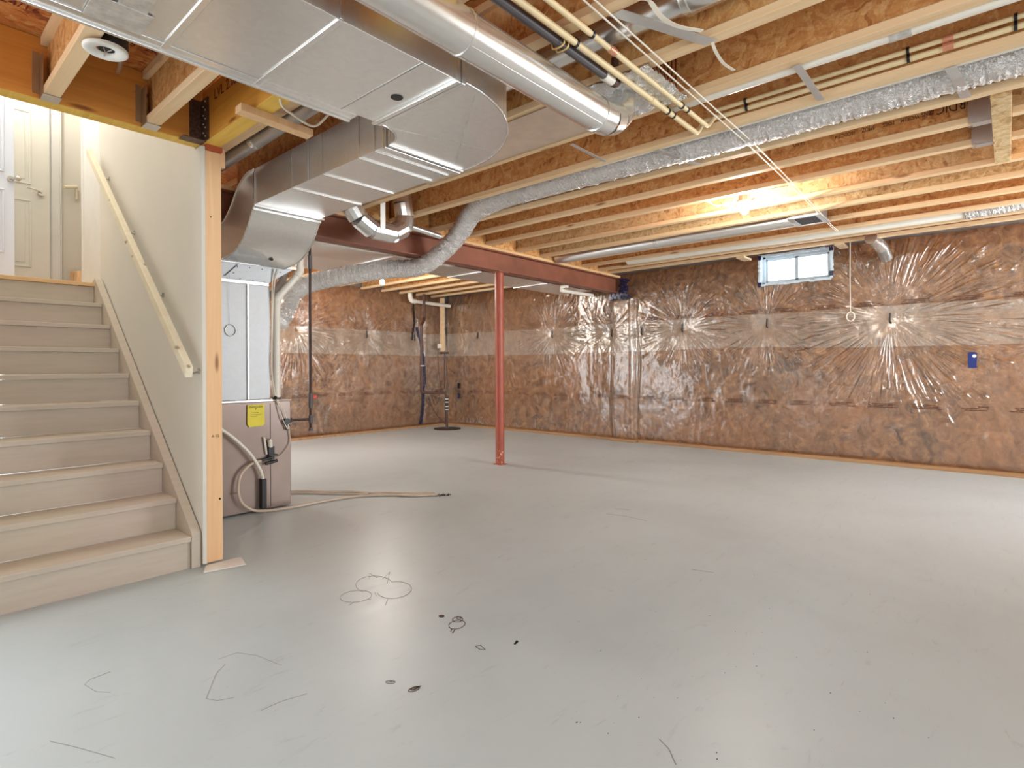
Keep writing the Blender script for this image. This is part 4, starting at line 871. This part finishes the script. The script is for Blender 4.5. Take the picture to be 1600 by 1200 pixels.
# notice
nt_ = thing('yellow_label', 'yellow card hanging on the upper front of the furnace', 'label', (2.02, 4.525, 0.78))
part('card', B().prism([(1.955, 0.865), (1.953, 0.715), (1.968, 0.690), (2.075, 0.693), (2.092, 0.708), (2.088, 0.868)], 'Y', 4.522, 4.5245), 'yellow', nt_)
textmesh('heading', 'ENERGUIDE', 0.021, (2.021, 4.5212, 0.848), (1, 0, 0), (0, 0, 1), 'ink', nt_, 0.0004)
part('printed_lines', B().box(1.975, 2.04, 4.5212, 4.522, 0.800, 0.803).box(1.975, 2.07, 4.5212, 4.522, 0.787, 0.7885).box(1.975, 2.03, 4.5212, 4.522, 0.774, 0.7755).prism([(2.013, 0.835), (2.027, 0.835), (2.02, 0.824)], 'Y', 4.5212, 4.522), 'ink', nt_)
# vents and pipes
t = thing('vent_pipe', 'white plastic vent pipe rising from the furnace top', 'pipe', (2.28, 4.7, 0.9))
part('pipe', B().tube([(2.278, 4.70, 0.895), (2.280, 4.70, 1.72)], 0.031, 20), 'pvc', t)
part('elbow', B().tube([(2.280, 4.70, 1.70), (2.281, 4.70, 1.745), (2.31, 4.70, 1.79)], 0.036, 20), 'pvc', t)
part('pipe', B().tube([(2.30, 4.70, 1.775), (2.47, 4.70, 1.975)], 0.031, 20), 'pvc', t)
part('elbow', B().tube([(2.46, 4.70, 1.965), (2.495, 4.70, 2.015), (2.495, 4.70, 2.06)], 0.036, 20), 'pvc', t)
part('pipe', B().tube([(2.495, 4.70, 2.05), (2.495, 4.70, 2.27)], 0.031, 20), 'pvc', t)
part('mouth_ring', B().tube([(2.278, 4.70, 0.894), (2.278, 4.70, 0.91)], 0.036, 20), 'black', t)
t = thing('intake_pipe', 'greyish pipe slanting up behind the white vent pipe', 'pipe', (2.2, 4.78, 0.9))
MT['greyp'] = plain('grey_brown_pipe', srgb(176, 160, 146), 0.4)  # the pipe's own grey-brown colour
part('pipe', B().tube([(2.215, 4.80, 0.895), (2.225, 4.80, 1.72), (2.37, 4.80, 1.90), (2.41, 4.80, 2.0), (2.41, 4.80, 2.2)], 0.031, 20), 'greyp', t)
t = thing('gas_pipe', 'dark iron gas pipe dropping beside the furnace', 'pipe', (2.59, 4.7, 0.6))
part('pipe', B().tube([(2.59, 4.70, 0.60), (2.59, 4.70, 2.29)], 0.0125, 14), 'iron', t)
for za_, zb_ in ((0.665, 0.735), (0.80, 0.93), (0.595, 0.62), (2.05, 2.17)): part('fitting', B().tube([(2.59, 4.70, za_), (2.59, 4.70, zb_)], 0.019, 14), 'abs', t)
part('branch', B().tube([(2.59, 4.70, 0.70), (2.40, 4.70, 0.705)], 0.011, 12).tube([(2.41, 4.70, 0.705), (2.32, 4.70, 0.705)], 0.018, 12), 'iron', t)
part('valve_handle', B().box(2.605, 2.64, 4.675, 4.685, 0.885, 0.915), 'red', t, 0.003)
t = thing('gas_valve', 'black round fitting on the furnace right edge', 'valve', (2.27, 4.51, 0.71))
part('body', B().tube([(2.275, 4.534, 0.715), (2.275, 4.505, 0.715)], 0.026, 18), 'black', t)
part('loop', B().tube([(2.285+0.02*math.cos(a), 4.515, 0.665+0.022*math.sin(a)) for a in np.linspace(0.3, 5, 14)], 0.005, 8), 'abs', t)
t = thing('drain_trap', 'black plastic condensate trap on the furnace front', 'trap', (2.15, 4.50, 0.42))
part('trap_body', B().box(2.115, 2.165, 4.505, 4.534, 0.415, 0.52).tube([(2.05, 4.51, 0.415), (2.14, 4.51, 0.43)], 0.013, 12).tube([(2.09, 4.505, 0.385), (2.185, 4.505, 0.40)], 0.013, 12).box(2.12, 2.19, 4.50, 4.534, 0.44, 0.455), 'black', t, 0.003)
part('trap_cap', B().tube([(2.135, 4.515, 0.515), (2.13, 4.51, 0.565), (2.12, 4.51, 0.575)], 0.017, 14), 'pvc', t)
part('small_tube', B().tube(catmull([(2.17, 4.52, 0.42), (2.21, 4.52, 0.43), (2.25, 4.52, 0.46), (2.30, 4.52, 0.53), (2.30, 4.52, 0.62), (2.285, 4.52, 0.66)]), 0.0035, 6), 'hose', t)
tag(part('white_tube', B().tube([(2.085, 4.522, 0.60), (2.105, 4.522, 0.46)], 0.009, 10), 'pvc'), 'short white tube left of the black trap on the furnace', 'tube')
t = thing('condensate_pipe', 'curved white hose ending in a black sleeve at the furnace foot', 'hose', (1.95, 4.49, 0.4))
part('hose', B().tube(catmull([(1.56, 4.50, 0.79), (1.70, 4.49, 0.72), (1.82, 4.485, 0.63), (1.95, 4.48, 0.49), (2.03, 4.485, 0.36), (2.06, 4.49, 0.27)]), 0.0125, 12), 'pvc', t)
part('sleeve', B().box(2.045, 2.085, 4.475, 4.525, 0.03, 0.27), 'black', t, 0.004)
t = thing('drain_hose', 'clear hose looping down the furnace and out across the floor', 'hose', (2.3, 4.5, 0.02))
part('hose', B().tube(catmull([(2.05, 4.50, 0.415), (1.97, 4.495, 0.40), (1.89, 4.49, 0.33), (1.865, 4.485, 0.22), (1.885, 4.48, 0.12), (1.96, 4.475, 0.045), (2.08, 4.46, 0.015), (2.30, 4.42, 0.0125), (2.55, 4.42, 0.0125), (2.80, 4.38, 0.0125), (2.98, 4.26, 0.0125), (3.2, 4.02, 0.0125), (3.33, 3.86, 0.0125)]), 0.011, 12), 'hose', t)
part('fitting', B().tube([(1.82, 4.525, 0.185), (1.86, 4.50, 0.19)], 0.006, 8), 'chrome', t)
for k, pts in enumerate(([(2.40, 5.10, 0.012), (2.62, 4.96, 0.012), (2.78, 4.72, 0.012), (2.92, 4.57, 0.012), (3.02, 4.30, 0.012), (3.16, 4.02, 0.012), (3.34, 3.88, 0.012)],
                         [(2.40, 5.02, 0.012), (2.60, 4.86, 0.012), (2.76, 4.62, 0.012), (2.90, 4.44, 0.012), (3.06, 4.34, 0.012), (3.24, 4.10, 0.012), (3.37, 3.92, 0.012)])):
    tag(part('floor_hose', B().tube(catmull(pts), 0.0095, 10), 'hose'), '%s of two beige hoses lying from behind the furnace to the drain' % ('farther' if k == 0 else 'nearer'), 'hose')
dr = B(); r = random.Random(4)
for k in range(70): 
    a = r.uniform(0, 6.28); d_ = abs(r.gauss(0, 0.035)); dr.ball((3.40+d_*math.cos(a), 3.84+d_*math.sin(a), 0.004), r.uniform(0.003, 0.008), 1, 0.7)
tag(part('drain_debris', dr, 'iron', kind='stuff'), 'dark gritty debris around the hose ends on the floor', 'debris')
cbs = [[(2.20, 4.485, 1.97), (2.172, 4.515, 1.83), (2.175, 4.56, 1.4), (2.168, 4.55, 1.0), (2.19, 4.53, 0.90)], [(2.16, 4.485, 1.97), (2.158, 4.52, 1.84), (2.16, 4.535, 1.5), (2.155, 4.53, 1.15), (2.185, 4.53, 0.91)]]
for k, pts in enumerate(cbs): tag(part('cable', B().tube(catmull(pts), 0.005, 8), 'wire'), '%s grey cable running down the plenum right corner' % ('outer' if k == 0 else 'inner'), 'cable')
tag(part('cable', B().tube(catmull([(2.185, 4.53, 0.905), (2.20, 4.515, 0.86), (2.235, 4.51, 0.74), (2.27, 4.51, 0.665), (2.285, 4.51, 0.66), (2.275, 4.51, 0.72), (2.24, 4.51, 0.82), (2.19, 4.515, 0.90)]), 0.0042, 8), 'wire'), 'white cable loop hanging at the furnace upper right corner', 'cable')
tag(part('cable_knot', B().ball((2.178, 4.515, 0.915), 0.016, 2), 'black'), 'small black tape knot where cables meet the furnace', 'knot')
tf = B(); r = random.Random(8)
for k in range(10): tf.ball((1.46+r.uniform(-0.05, 0.06), 4.05+r.uniform(-0.15, 0.15), 2.38+r.uniform(-0.04, 0.05)), r.uniform(0.018, 0.04), 1)
tag(part('insulation_tuft', tf, 'tuft', kind='stuff'), 'yellowish torn insulation tuft behind the post top', 'insulation')

# ------------------------------------------------------------------ back corner plumbing
t = thing('sump_pipe', 'brown discharge pipe on the far wall dropping into the sump', 'pipe', (6.9, 8.2, 0))
part('pipe', B().tube([(6.90, 8.30, 2.56), (6.90, 8.30, 2.10)], 0.025, 14), 'brownpipe', t)
part('offset', B().tube([(6.90, 8.30, 2.11), (6.89, 8.29, 2.06), (6.80, 8.25, 1.99), (6.78, 8.24, 1.94)], 0.029, 14), 'brownpipe', t)
part('pipe', B().tube([(6.78, 8.24, 1.96), (6.77, 8.23, 0.74), (6.79, 8.22, 0.70), (7.18, 8.03, 0.68), (7.20, 8.02, 0.62), (7.20, 8.01, 0.02)], 0.025, 14), 'brownpipe', t)
part('check_valve', B().tube([(7.20, 8.01, 0.33), (7.20, 8.01, 0.60)], 0.033, 14), 'black', t)
part('hose_clamp', B().tube([(7.20, 8.01, 0.36), (7.20, 8.01, 0.375)], 0.035, 14).tube([(7.20, 8.01, 0.42), (7.20, 8.01, 0.435)], 0.035, 14).tube([(7.20, 8.01, 0.50), (7.20, 8.01, 0.515)], 0.035, 14).tube([(7.20, 8.01, 0.56), (7.20, 8.01, 0.575)], 0.035, 14), 'pvc', t)
part('wall_strap', B().box(6.73, 6.82, 8.20, 8.206, 1.19, 1.21), 'zinc', t)
t = thing('sump_cover', 'dark round sump lid on the floor in the far corner', 'lid', (7.2, 8.0, 0))
part('lid', B().tube([(7.18, 7.98, 0.0), (7.18, 7.98, 0.014)], 0.255, 36), 'iron', t)
part('grommet', B().tube([(7.20, 8.01, 0.014), (7.20, 8.01, 0.03)], 0.045, 16).tube([(7.30, 7.90, 0.014), (7.30, 7.90, 0.022)], 0.03, 12), 'abs', t)
t = thing('white_drain', 'white plastic drain pipe along the top of the far wall', 'pipe', (7.0, 8.45, 2.45))
part('pipe', B().tube([(6.78, 8.42, 2.42), (7.66, 8.42, 2.40)], 0.034, 16), 'pvc', t)
part('elbow', B().tube(catmull([(6.66, 8.42, 2.56), (6.66, 8.42, 2.50), (6.70, 8.42, 2.43), (6.79, 8.42, 2.42)]), 0.045, 16), 'pvc', t)
t = thing('wall_board', 'vertical bare board near the far corner with an outlet on it', 'board', (7.5, 8.5, 1.5))
part('board', B().box(7.47, 7.56, 8.46, 8.50, 1.50, 2.555), 'flange', t, 0.002)
part('outlet', B().box(7.40, 7.465, 8.44, 8.50, 1.55, 1.63), 'pvc', t, 0.004)
part('cord', B().tube(catmull([(7.41, 8.45, 1.54), (7.36, 8.44, 1.50), (7.35, 8.42, 1.2), (7.38, 8.40, 0.85), (7.40, 8.38, 0.75)]), 0.005, 6), 'brownpipe', t)
part('pipe_stub', B().tube([(7.58, 8.50, 1.46), (7.58, 8.50, 0.75)], 0.01, 8).box(7.50, 7.66, 8.46, 8.52, 1.44, 1.475), 'brownpipe', t)
tag(part('pump_cord', B().tube(catmull([(7.38, 8.40, 0.75), (7.30, 8.35, 0.55), (7.12, 8.25, 0.45), (7.0, 8.2, 0.6), (6.95, 8.2, 0.66)]), 0.006, 6).tube(catmull([(6.9, 8.2, 0.62), (7.05, 8.25, 0.40), (7.2, 8.3, 0.25), (7.35, 8.2, 0.05)]), 0.006, 6), 'brownpipe'), 'loose brown pump cords hanging behind the sump pipe', 'cord')
def tapeline(name, lab, pts, wd, seed, mat='bluetape'):
    b = B(); r = random.Random(seed)
    for (xa, za), (xb, zb) in zip(pts, pts[1:]):
        n = max(2, int(abs(za-zb)/0.035))
        for k in range(n):
            t0, t1 = k/n, (k+1)/n; x0_ = xa+(xb-xa)*t0+r.uniform(-.008, .008); z0_ = za+(zb-za)*t0; z1_ = za+(zb-za)*t1; yy = surfB(x0_, (z0_+z1_)/2)-0.012
            b.box(x0_-wd/2, x0_+wd/2, yy-r.uniform(0.004, 0.012), yy+0.004, min(z0_, z1_), max(z0_, z1_))
    tag(part(name, b, mat), lab, 'tape')
tapeline('seam_tape', 'long dark blue tape strip on the far wall film behind the sump pipe', [(6.98, 1.95), (7.12, 1.50), (7.15, 0.95), (7.12, 0.5), (7.06, 0.06)], 0.055, 3)
tapeline('seam_tape', 'short black tape line high on the far wall left of the sump pipe', [(6.87, 2.38), (6.90, 2.05), (6.86, 1.70)], 0.03, 6, 'black')
for yy, zz_, l_ in ((8.24, 0.80, 'upper'), (8.24, 0.60, 'lower')):
    s_ = surfR(yy, zz_)-0.014
    tag(part('tape_patch', B().box(s_-0.004, s_, yy-0.03, yy+0.03, zz_-0.055, zz_+0.055).box(s_-0.006, s_-0.004, yy-0.05, yy-0.03, zz_+0.01, zz_+0.03), 'black' if l_ == 'upper' else 'bluetape', bevel=0.001), '%s dark tape patch on the film beside the far corner' % l_, 'tape')
s_ = surfR(0.285, 1.20)-0.02
t = thing('blue_tag', 'small blue tag with a white round sticker on the right wall film', 'tag', (s_, 0.285, 1.20))
part('card', B().prism([(0.245, 1.125), (0.325, 1.125), (0.318, 1.16), (0.322, 1.165), (0.322, 1.28), (0.30, 1.295), (0.262, 1.295), (0.246, 1.28), (0.250, 1.165), (0.252, 1.16)], 'X', s_-0.006, s_), 'bluetag', t)
part('sticker', B().tube([(s_-0.0062, 0.268, 1.252), (s_-0.008, 0.268, 1.252)], 0.017, 16), 'white', t)
# pull cords in front of the film
def cord(lab, x, y, za, zb, loop):
    t = thing('hanging_cord', lab, 'cord', (x, y, zb), 'cords hanging by the window wall')
    part('string', B().tube([(x, y, za), (x, y+0.004, (za+zb)/2), (x, y, zb)], 0.0038, 6), 'wire', t)
    part('loop', B().tube([(x, y+loop*0.75*math.sin(a), zb-loop+loop*math.cos(a)) for a in np.linspace(0, 6.28, 20)], 0.007, 6), 'wire', t)
cord('long white cord with a loop hanging right of the window', 7.31, 1.335, 2.558, 1.765, 0.052)
cord('faint white cord with a small loop near the beam end', 7.368, 5.06, 2.558, 1.87, 0.045)
tag(part('wood_scrap', B().box(7.28, 7.56, 2.50, 2.60, 2.533, 2.5595), 'ply', bevel=0.002), 'pale wood scrap at the ceiling left of the window', 'scrap')
tag(part('wood_scrap', B().box(7.28, 7.56, 1.40, 1.49, 2.535, 2.5595), 'ply', bevel=0.002), 'pale wood scrap at the ceiling right of the window', 'scrap')

# ------------------------------------------------------------------ bare bulbs and the recessed light
def bulb(lab, x, y, z, bar=True, mat='bulb'):
    t = thing('bare_bulb', lab, 'light', (x, y, z), 'bare bulbs on the joists')
    part('bulb', B().ball((x, y, z), 0.034, 2), mat, t)
    part('socket', B().tube([(x, y, z+0.03), (x, y, z+0.06)], 0.016, 14), 'white', t)
    part('lampholder', B().tube([(x, y, z+0.055), (x, y, z+0.07), (x, y, z+0.078)], [0.036, 0.066, 0.066], 24), 'white', t)
    part('junction_box', B().tube([(x, y, z+0.079), (x, y, z+0.125)], 0.05, 8, smooth=False), 'zinc', t)
    if z < 2.44: part('mounting_block', B().box(x-0.07, x+0.16, y-0.06, y+0.06, z+0.126, ZJ-0.001), 'ply', t)
    if bar: part('hanger_bar', B().box(x+0.052, x+0.06, y-0.32, y+0.20, z+0.085, z+0.11), 'zinc', t)
    return t
b1 = bulb('glowing bare bulb on a white lampholder in the middle of the ceiling', 4.885, 1.672, 2.475)
b2 = bulb('glowing bare bulb beyond the steel beam over the far bay', 4.71, 6.57, 2.36, mat='bulb_far')
b5 = bulb('unseen fill bulb added over the floor behind the furnace', 2.2, 7.4, 2.43, mat='bulb_far'); b3 = bulb('unseen fill bulb added over the floor behind the viewer', 4.9, -1.5, 2.47, mat='bulb'); b4 = bulb('unseen fill bulb added over the foot of the stairs behind the viewer', 0.30, 1.1, 2.33, mat='bulb_near_fill');  # out-of-view bulbs added as fill; the near one also suits the handrail shadow
tag(part('osb_block', B().box(4.86, 4.90, 1.33, 1.48, 2.60, 2.68), 'osb_pale', bevel=0.002), 'small OSB block beside the ceiling bulb', 'block')
tag(part('cable', B().tube(catmull([(4.735, 4.2, 2.61), (4.735, 2.9, 2.61), (4.74, 2.1, 2.605), (4.80, 1.98, 2.60), (4.85, 1.90, 2.555), (4.90, 1.78, 2.565), (4.90, 1.72, 2.58)]), 0.006, 8), 'wire'), 'white cable running along the joist to the middle bulb', 'cable')
rl = thing('recessed_light', 'white recessed downlight trim hanging between the stair-side joists', 'light', (0.628, 2.755, 2.45))
xc, yc, zc = 0.70, 2.80, 2.455
ringb = B(); prof = [(0.032, 0.004), (0.036, -0.004), (0.060, -0.006), (0.072, -0.009), (0.078, -0.005), (0.078, 0.004)]
segs = 40; rr = [[ringb.bm.verts.new((0.628+q[0]*math.cos(2*math.pi*k/segs), 2.755+q[0]*math.sin(2*math.pi*k/segs), zc+q[1])) for k in range(segs)] for q in prof]
for a_, b_ in zip(rr, rr[1:]):
    for k in range(segs):
        f = ringb.bm.faces.new([a_[k], a_[(k+1) % segs], b_[(k+1) % segs], b_[k]]); f.smooth = True
part('trim_ring', ringb, 'white', rl)
part('housing', B().tube([(0.655, 2.755, zc+0.006), (0.655, 2.755, zc+0.14)], 0.052, 24), 'dark', rl)
part('spring_clip', B().tube([(0.615, 2.735, zc), (0.628, 2.76, zc-0.008), (0.645, 2.735, zc)], 0.003, 6).tube([(0.628, 2.76, zc-0.006), (0.633, 2.80, zc-0.005)], 0.003, 6), 'chrome', rl)
tag(part('armoured_cable', B().tube(catmull([(0.66, 2.83, 2.56), (0.72, 3.0, 2.62), (0.80, 3.25, 2.66), (0.84, 3.45, 2.69)]), 0.010, 10), 'zinc'), 'grey armoured cable from the recessed light to the header', 'cable')

# ------------------------------------------------------------------ marker drawings and marks on the floor
def doodle(name, lab, strokes, wd=0.004, mat='ink', cat='drawing'):
    b = B()
    for s_ in strokes: b.ribbon([(x, y, 0.0006) for x, y in s_], wd, 0.0006)
    return tag(part(name, b, mat), lab, cat)
def P2(u, v):     # measured positions on the slab, turned into metres once
    d = F+R3*((u-800)/878.7)+U3*((600-25.07-v)/878.7); t = -H/d.z; return (d.x*t, d.y*t)
def ell(cu, cv, a, b_, rot=0, a0=0, a1=6.4, n=22):
    c0 = P2(cu, cv); pts = []
    for k in range(n):
        t = a0+(a1-a0)*k/(n-1); x = a*math.cos(t); y = b_*math.sin(t); pts.append(P2(cu+x*math.cos(rot)-y*math.sin(rot), cv+x*math.sin(rot)+y*math.cos(rot)))
    return pts
L_ = lambda *a: [P2(*q) for q in a]
MT['pencil'] = plain('faint_pencil', srgb(150, 148, 144), 0.8); MT['pen'] = plain('brown_pen', srgb(84, 62, 52), 0.7)
doodle('cat_drawing', 'faint pencil drawing of a cat face and ovals on the floor', [ell(585, 914, 29, 14, 0, 2.2, 6.0), L_((577, 905), (577, 896), (590, 903)), L_((598, 905), (609, 894), (605, 912)), ell(616, 922, 27, 13, -0.1, -1.6, 3.0), ell(556, 932, 25, 9, -0.1), L_((586, 926), (588, 931)), L_((606, 936), (602, 946)), L_((552, 942), (545, 946)), L_((570, 938), (580, 936))], 0.0024, 'pencil')
doodle('bird_drawing', 'brown pen drawing of a small round bird on the floor', [ell(714, 976, 13, 6.5, -0.2), ell(715, 968, 8, 4.2, -0.1), ell(717, 966, 3.5, 1.8), L_((706, 983), (704, 987)), L_((711, 983), (707, 990))], 0.0035, 'pen')
doodle('dot_drawing', 'small brown filled oval drawn left of the bird', [ell(690, 963, 3.6, 1.6), ell(690, 963, 1.8, 0.8)], 0.007, 'pen')
doodle('fish_drawing', 'tiny pen outline of a fish drawn right below the bird', [L_((744, 1010), (750, 1008), (758, 1015), (750, 1015), (743, 1010))], 0.003, 'pen')
doodle('black_smudge', 'small black squiggle on the floor right of the drawings', [L_((804, 1007), (808, 1001), (806, 1006), (809, 1002))], 0.008, 'ink', 'mark')
doodle('boat_drawing', 'small flat oval drawn near the bottom of the drawings', [ell(610, 1066, 7.5, 2, 0), L_((610, 1064), (611, 1066))], 0.0022, 'pen')
doodle('scribble', 'dark scribbled oval lowest among the floor drawings', [ell(647, 1077, 9, 3.2, -0.35), ell(648, 1076, 6, 1.6, -0.35), L_((648, 1074), (658, 1072)), L_((643, 1079), (655, 1073))], 0.0035, 'pen')
doodle('scratch_lines', 'faint pencil scratches left of centre on the floor', [L_((352, 1038), (338, 1052), (322, 1092), (340, 1095), (366, 1090)), L_((172, 1050), (140, 1062), (132, 1070), (150, 1081), (172, 1082)), L_((78, 1158), (120, 1168), (180, 1185)), L_((408, 1110), (440, 1096), (480, 1084)), L_((342, 1030), (370, 1020), (400, 1024), (440, 1040))], 0.0014, 'pencil', 'mark')
doodle('scuff_marks', 'grey scuffs on the floor in front of the red column', [L_((948, 803), (975, 806), (1010, 814)), L_((960, 795), (985, 797)), L_((1080, 890), (1115, 895)), L_((1030, 1155), (1045, 1170), (1056, 1195))], 0.003, 'pencil', 'mark')['kind'] = 'stuff'
sp_ = B(); r = random.Random(21)
for k in range(55):
    u_, v_ = r.uniform(860, 1500), r.uniform(860, 1190); x, y = P2(u_, v_); s_ = r.uniform(0.0015, 0.0045); a = r.uniform(0, 3)
    sp_.bm.faces.new([sp_.bm.verts.new((x+s_*math.cos(a+q), y+0.6*s_*math.sin(a+q), 0.0008)) for q in (0, 1.6, 3.1, 4.7)])
tag(part('floor_specks', sp_, 'ink', kind='stuff'), 'tiny dark specks scattered on the painted floor', 'specks')

tag(part('loose_strap', B().ribbon(catmull([(1.93, 1.06, 2.556), (1.92, 1.00, 2.515), (2.00, 0.99, 2.49), (2.09, 0.965, 2.485), (2.19, 0.91, 2.49)]), 0.020, 0.002), 'wire', bevel=0), 'curved pale strip dangling below the white bay duct', 'strip')
tag(part('loose_strap', B().ribbon(catmull([(2.40, 0.955, 2.558), (2.44, 0.955, 2.53), (2.53, 0.955, 2.515), (2.62, 0.94, 2.512)]), 0.014, 0.002), 'wire', bevel=0), 'short pale strip dangling under the stamped joist flange', 'strip')
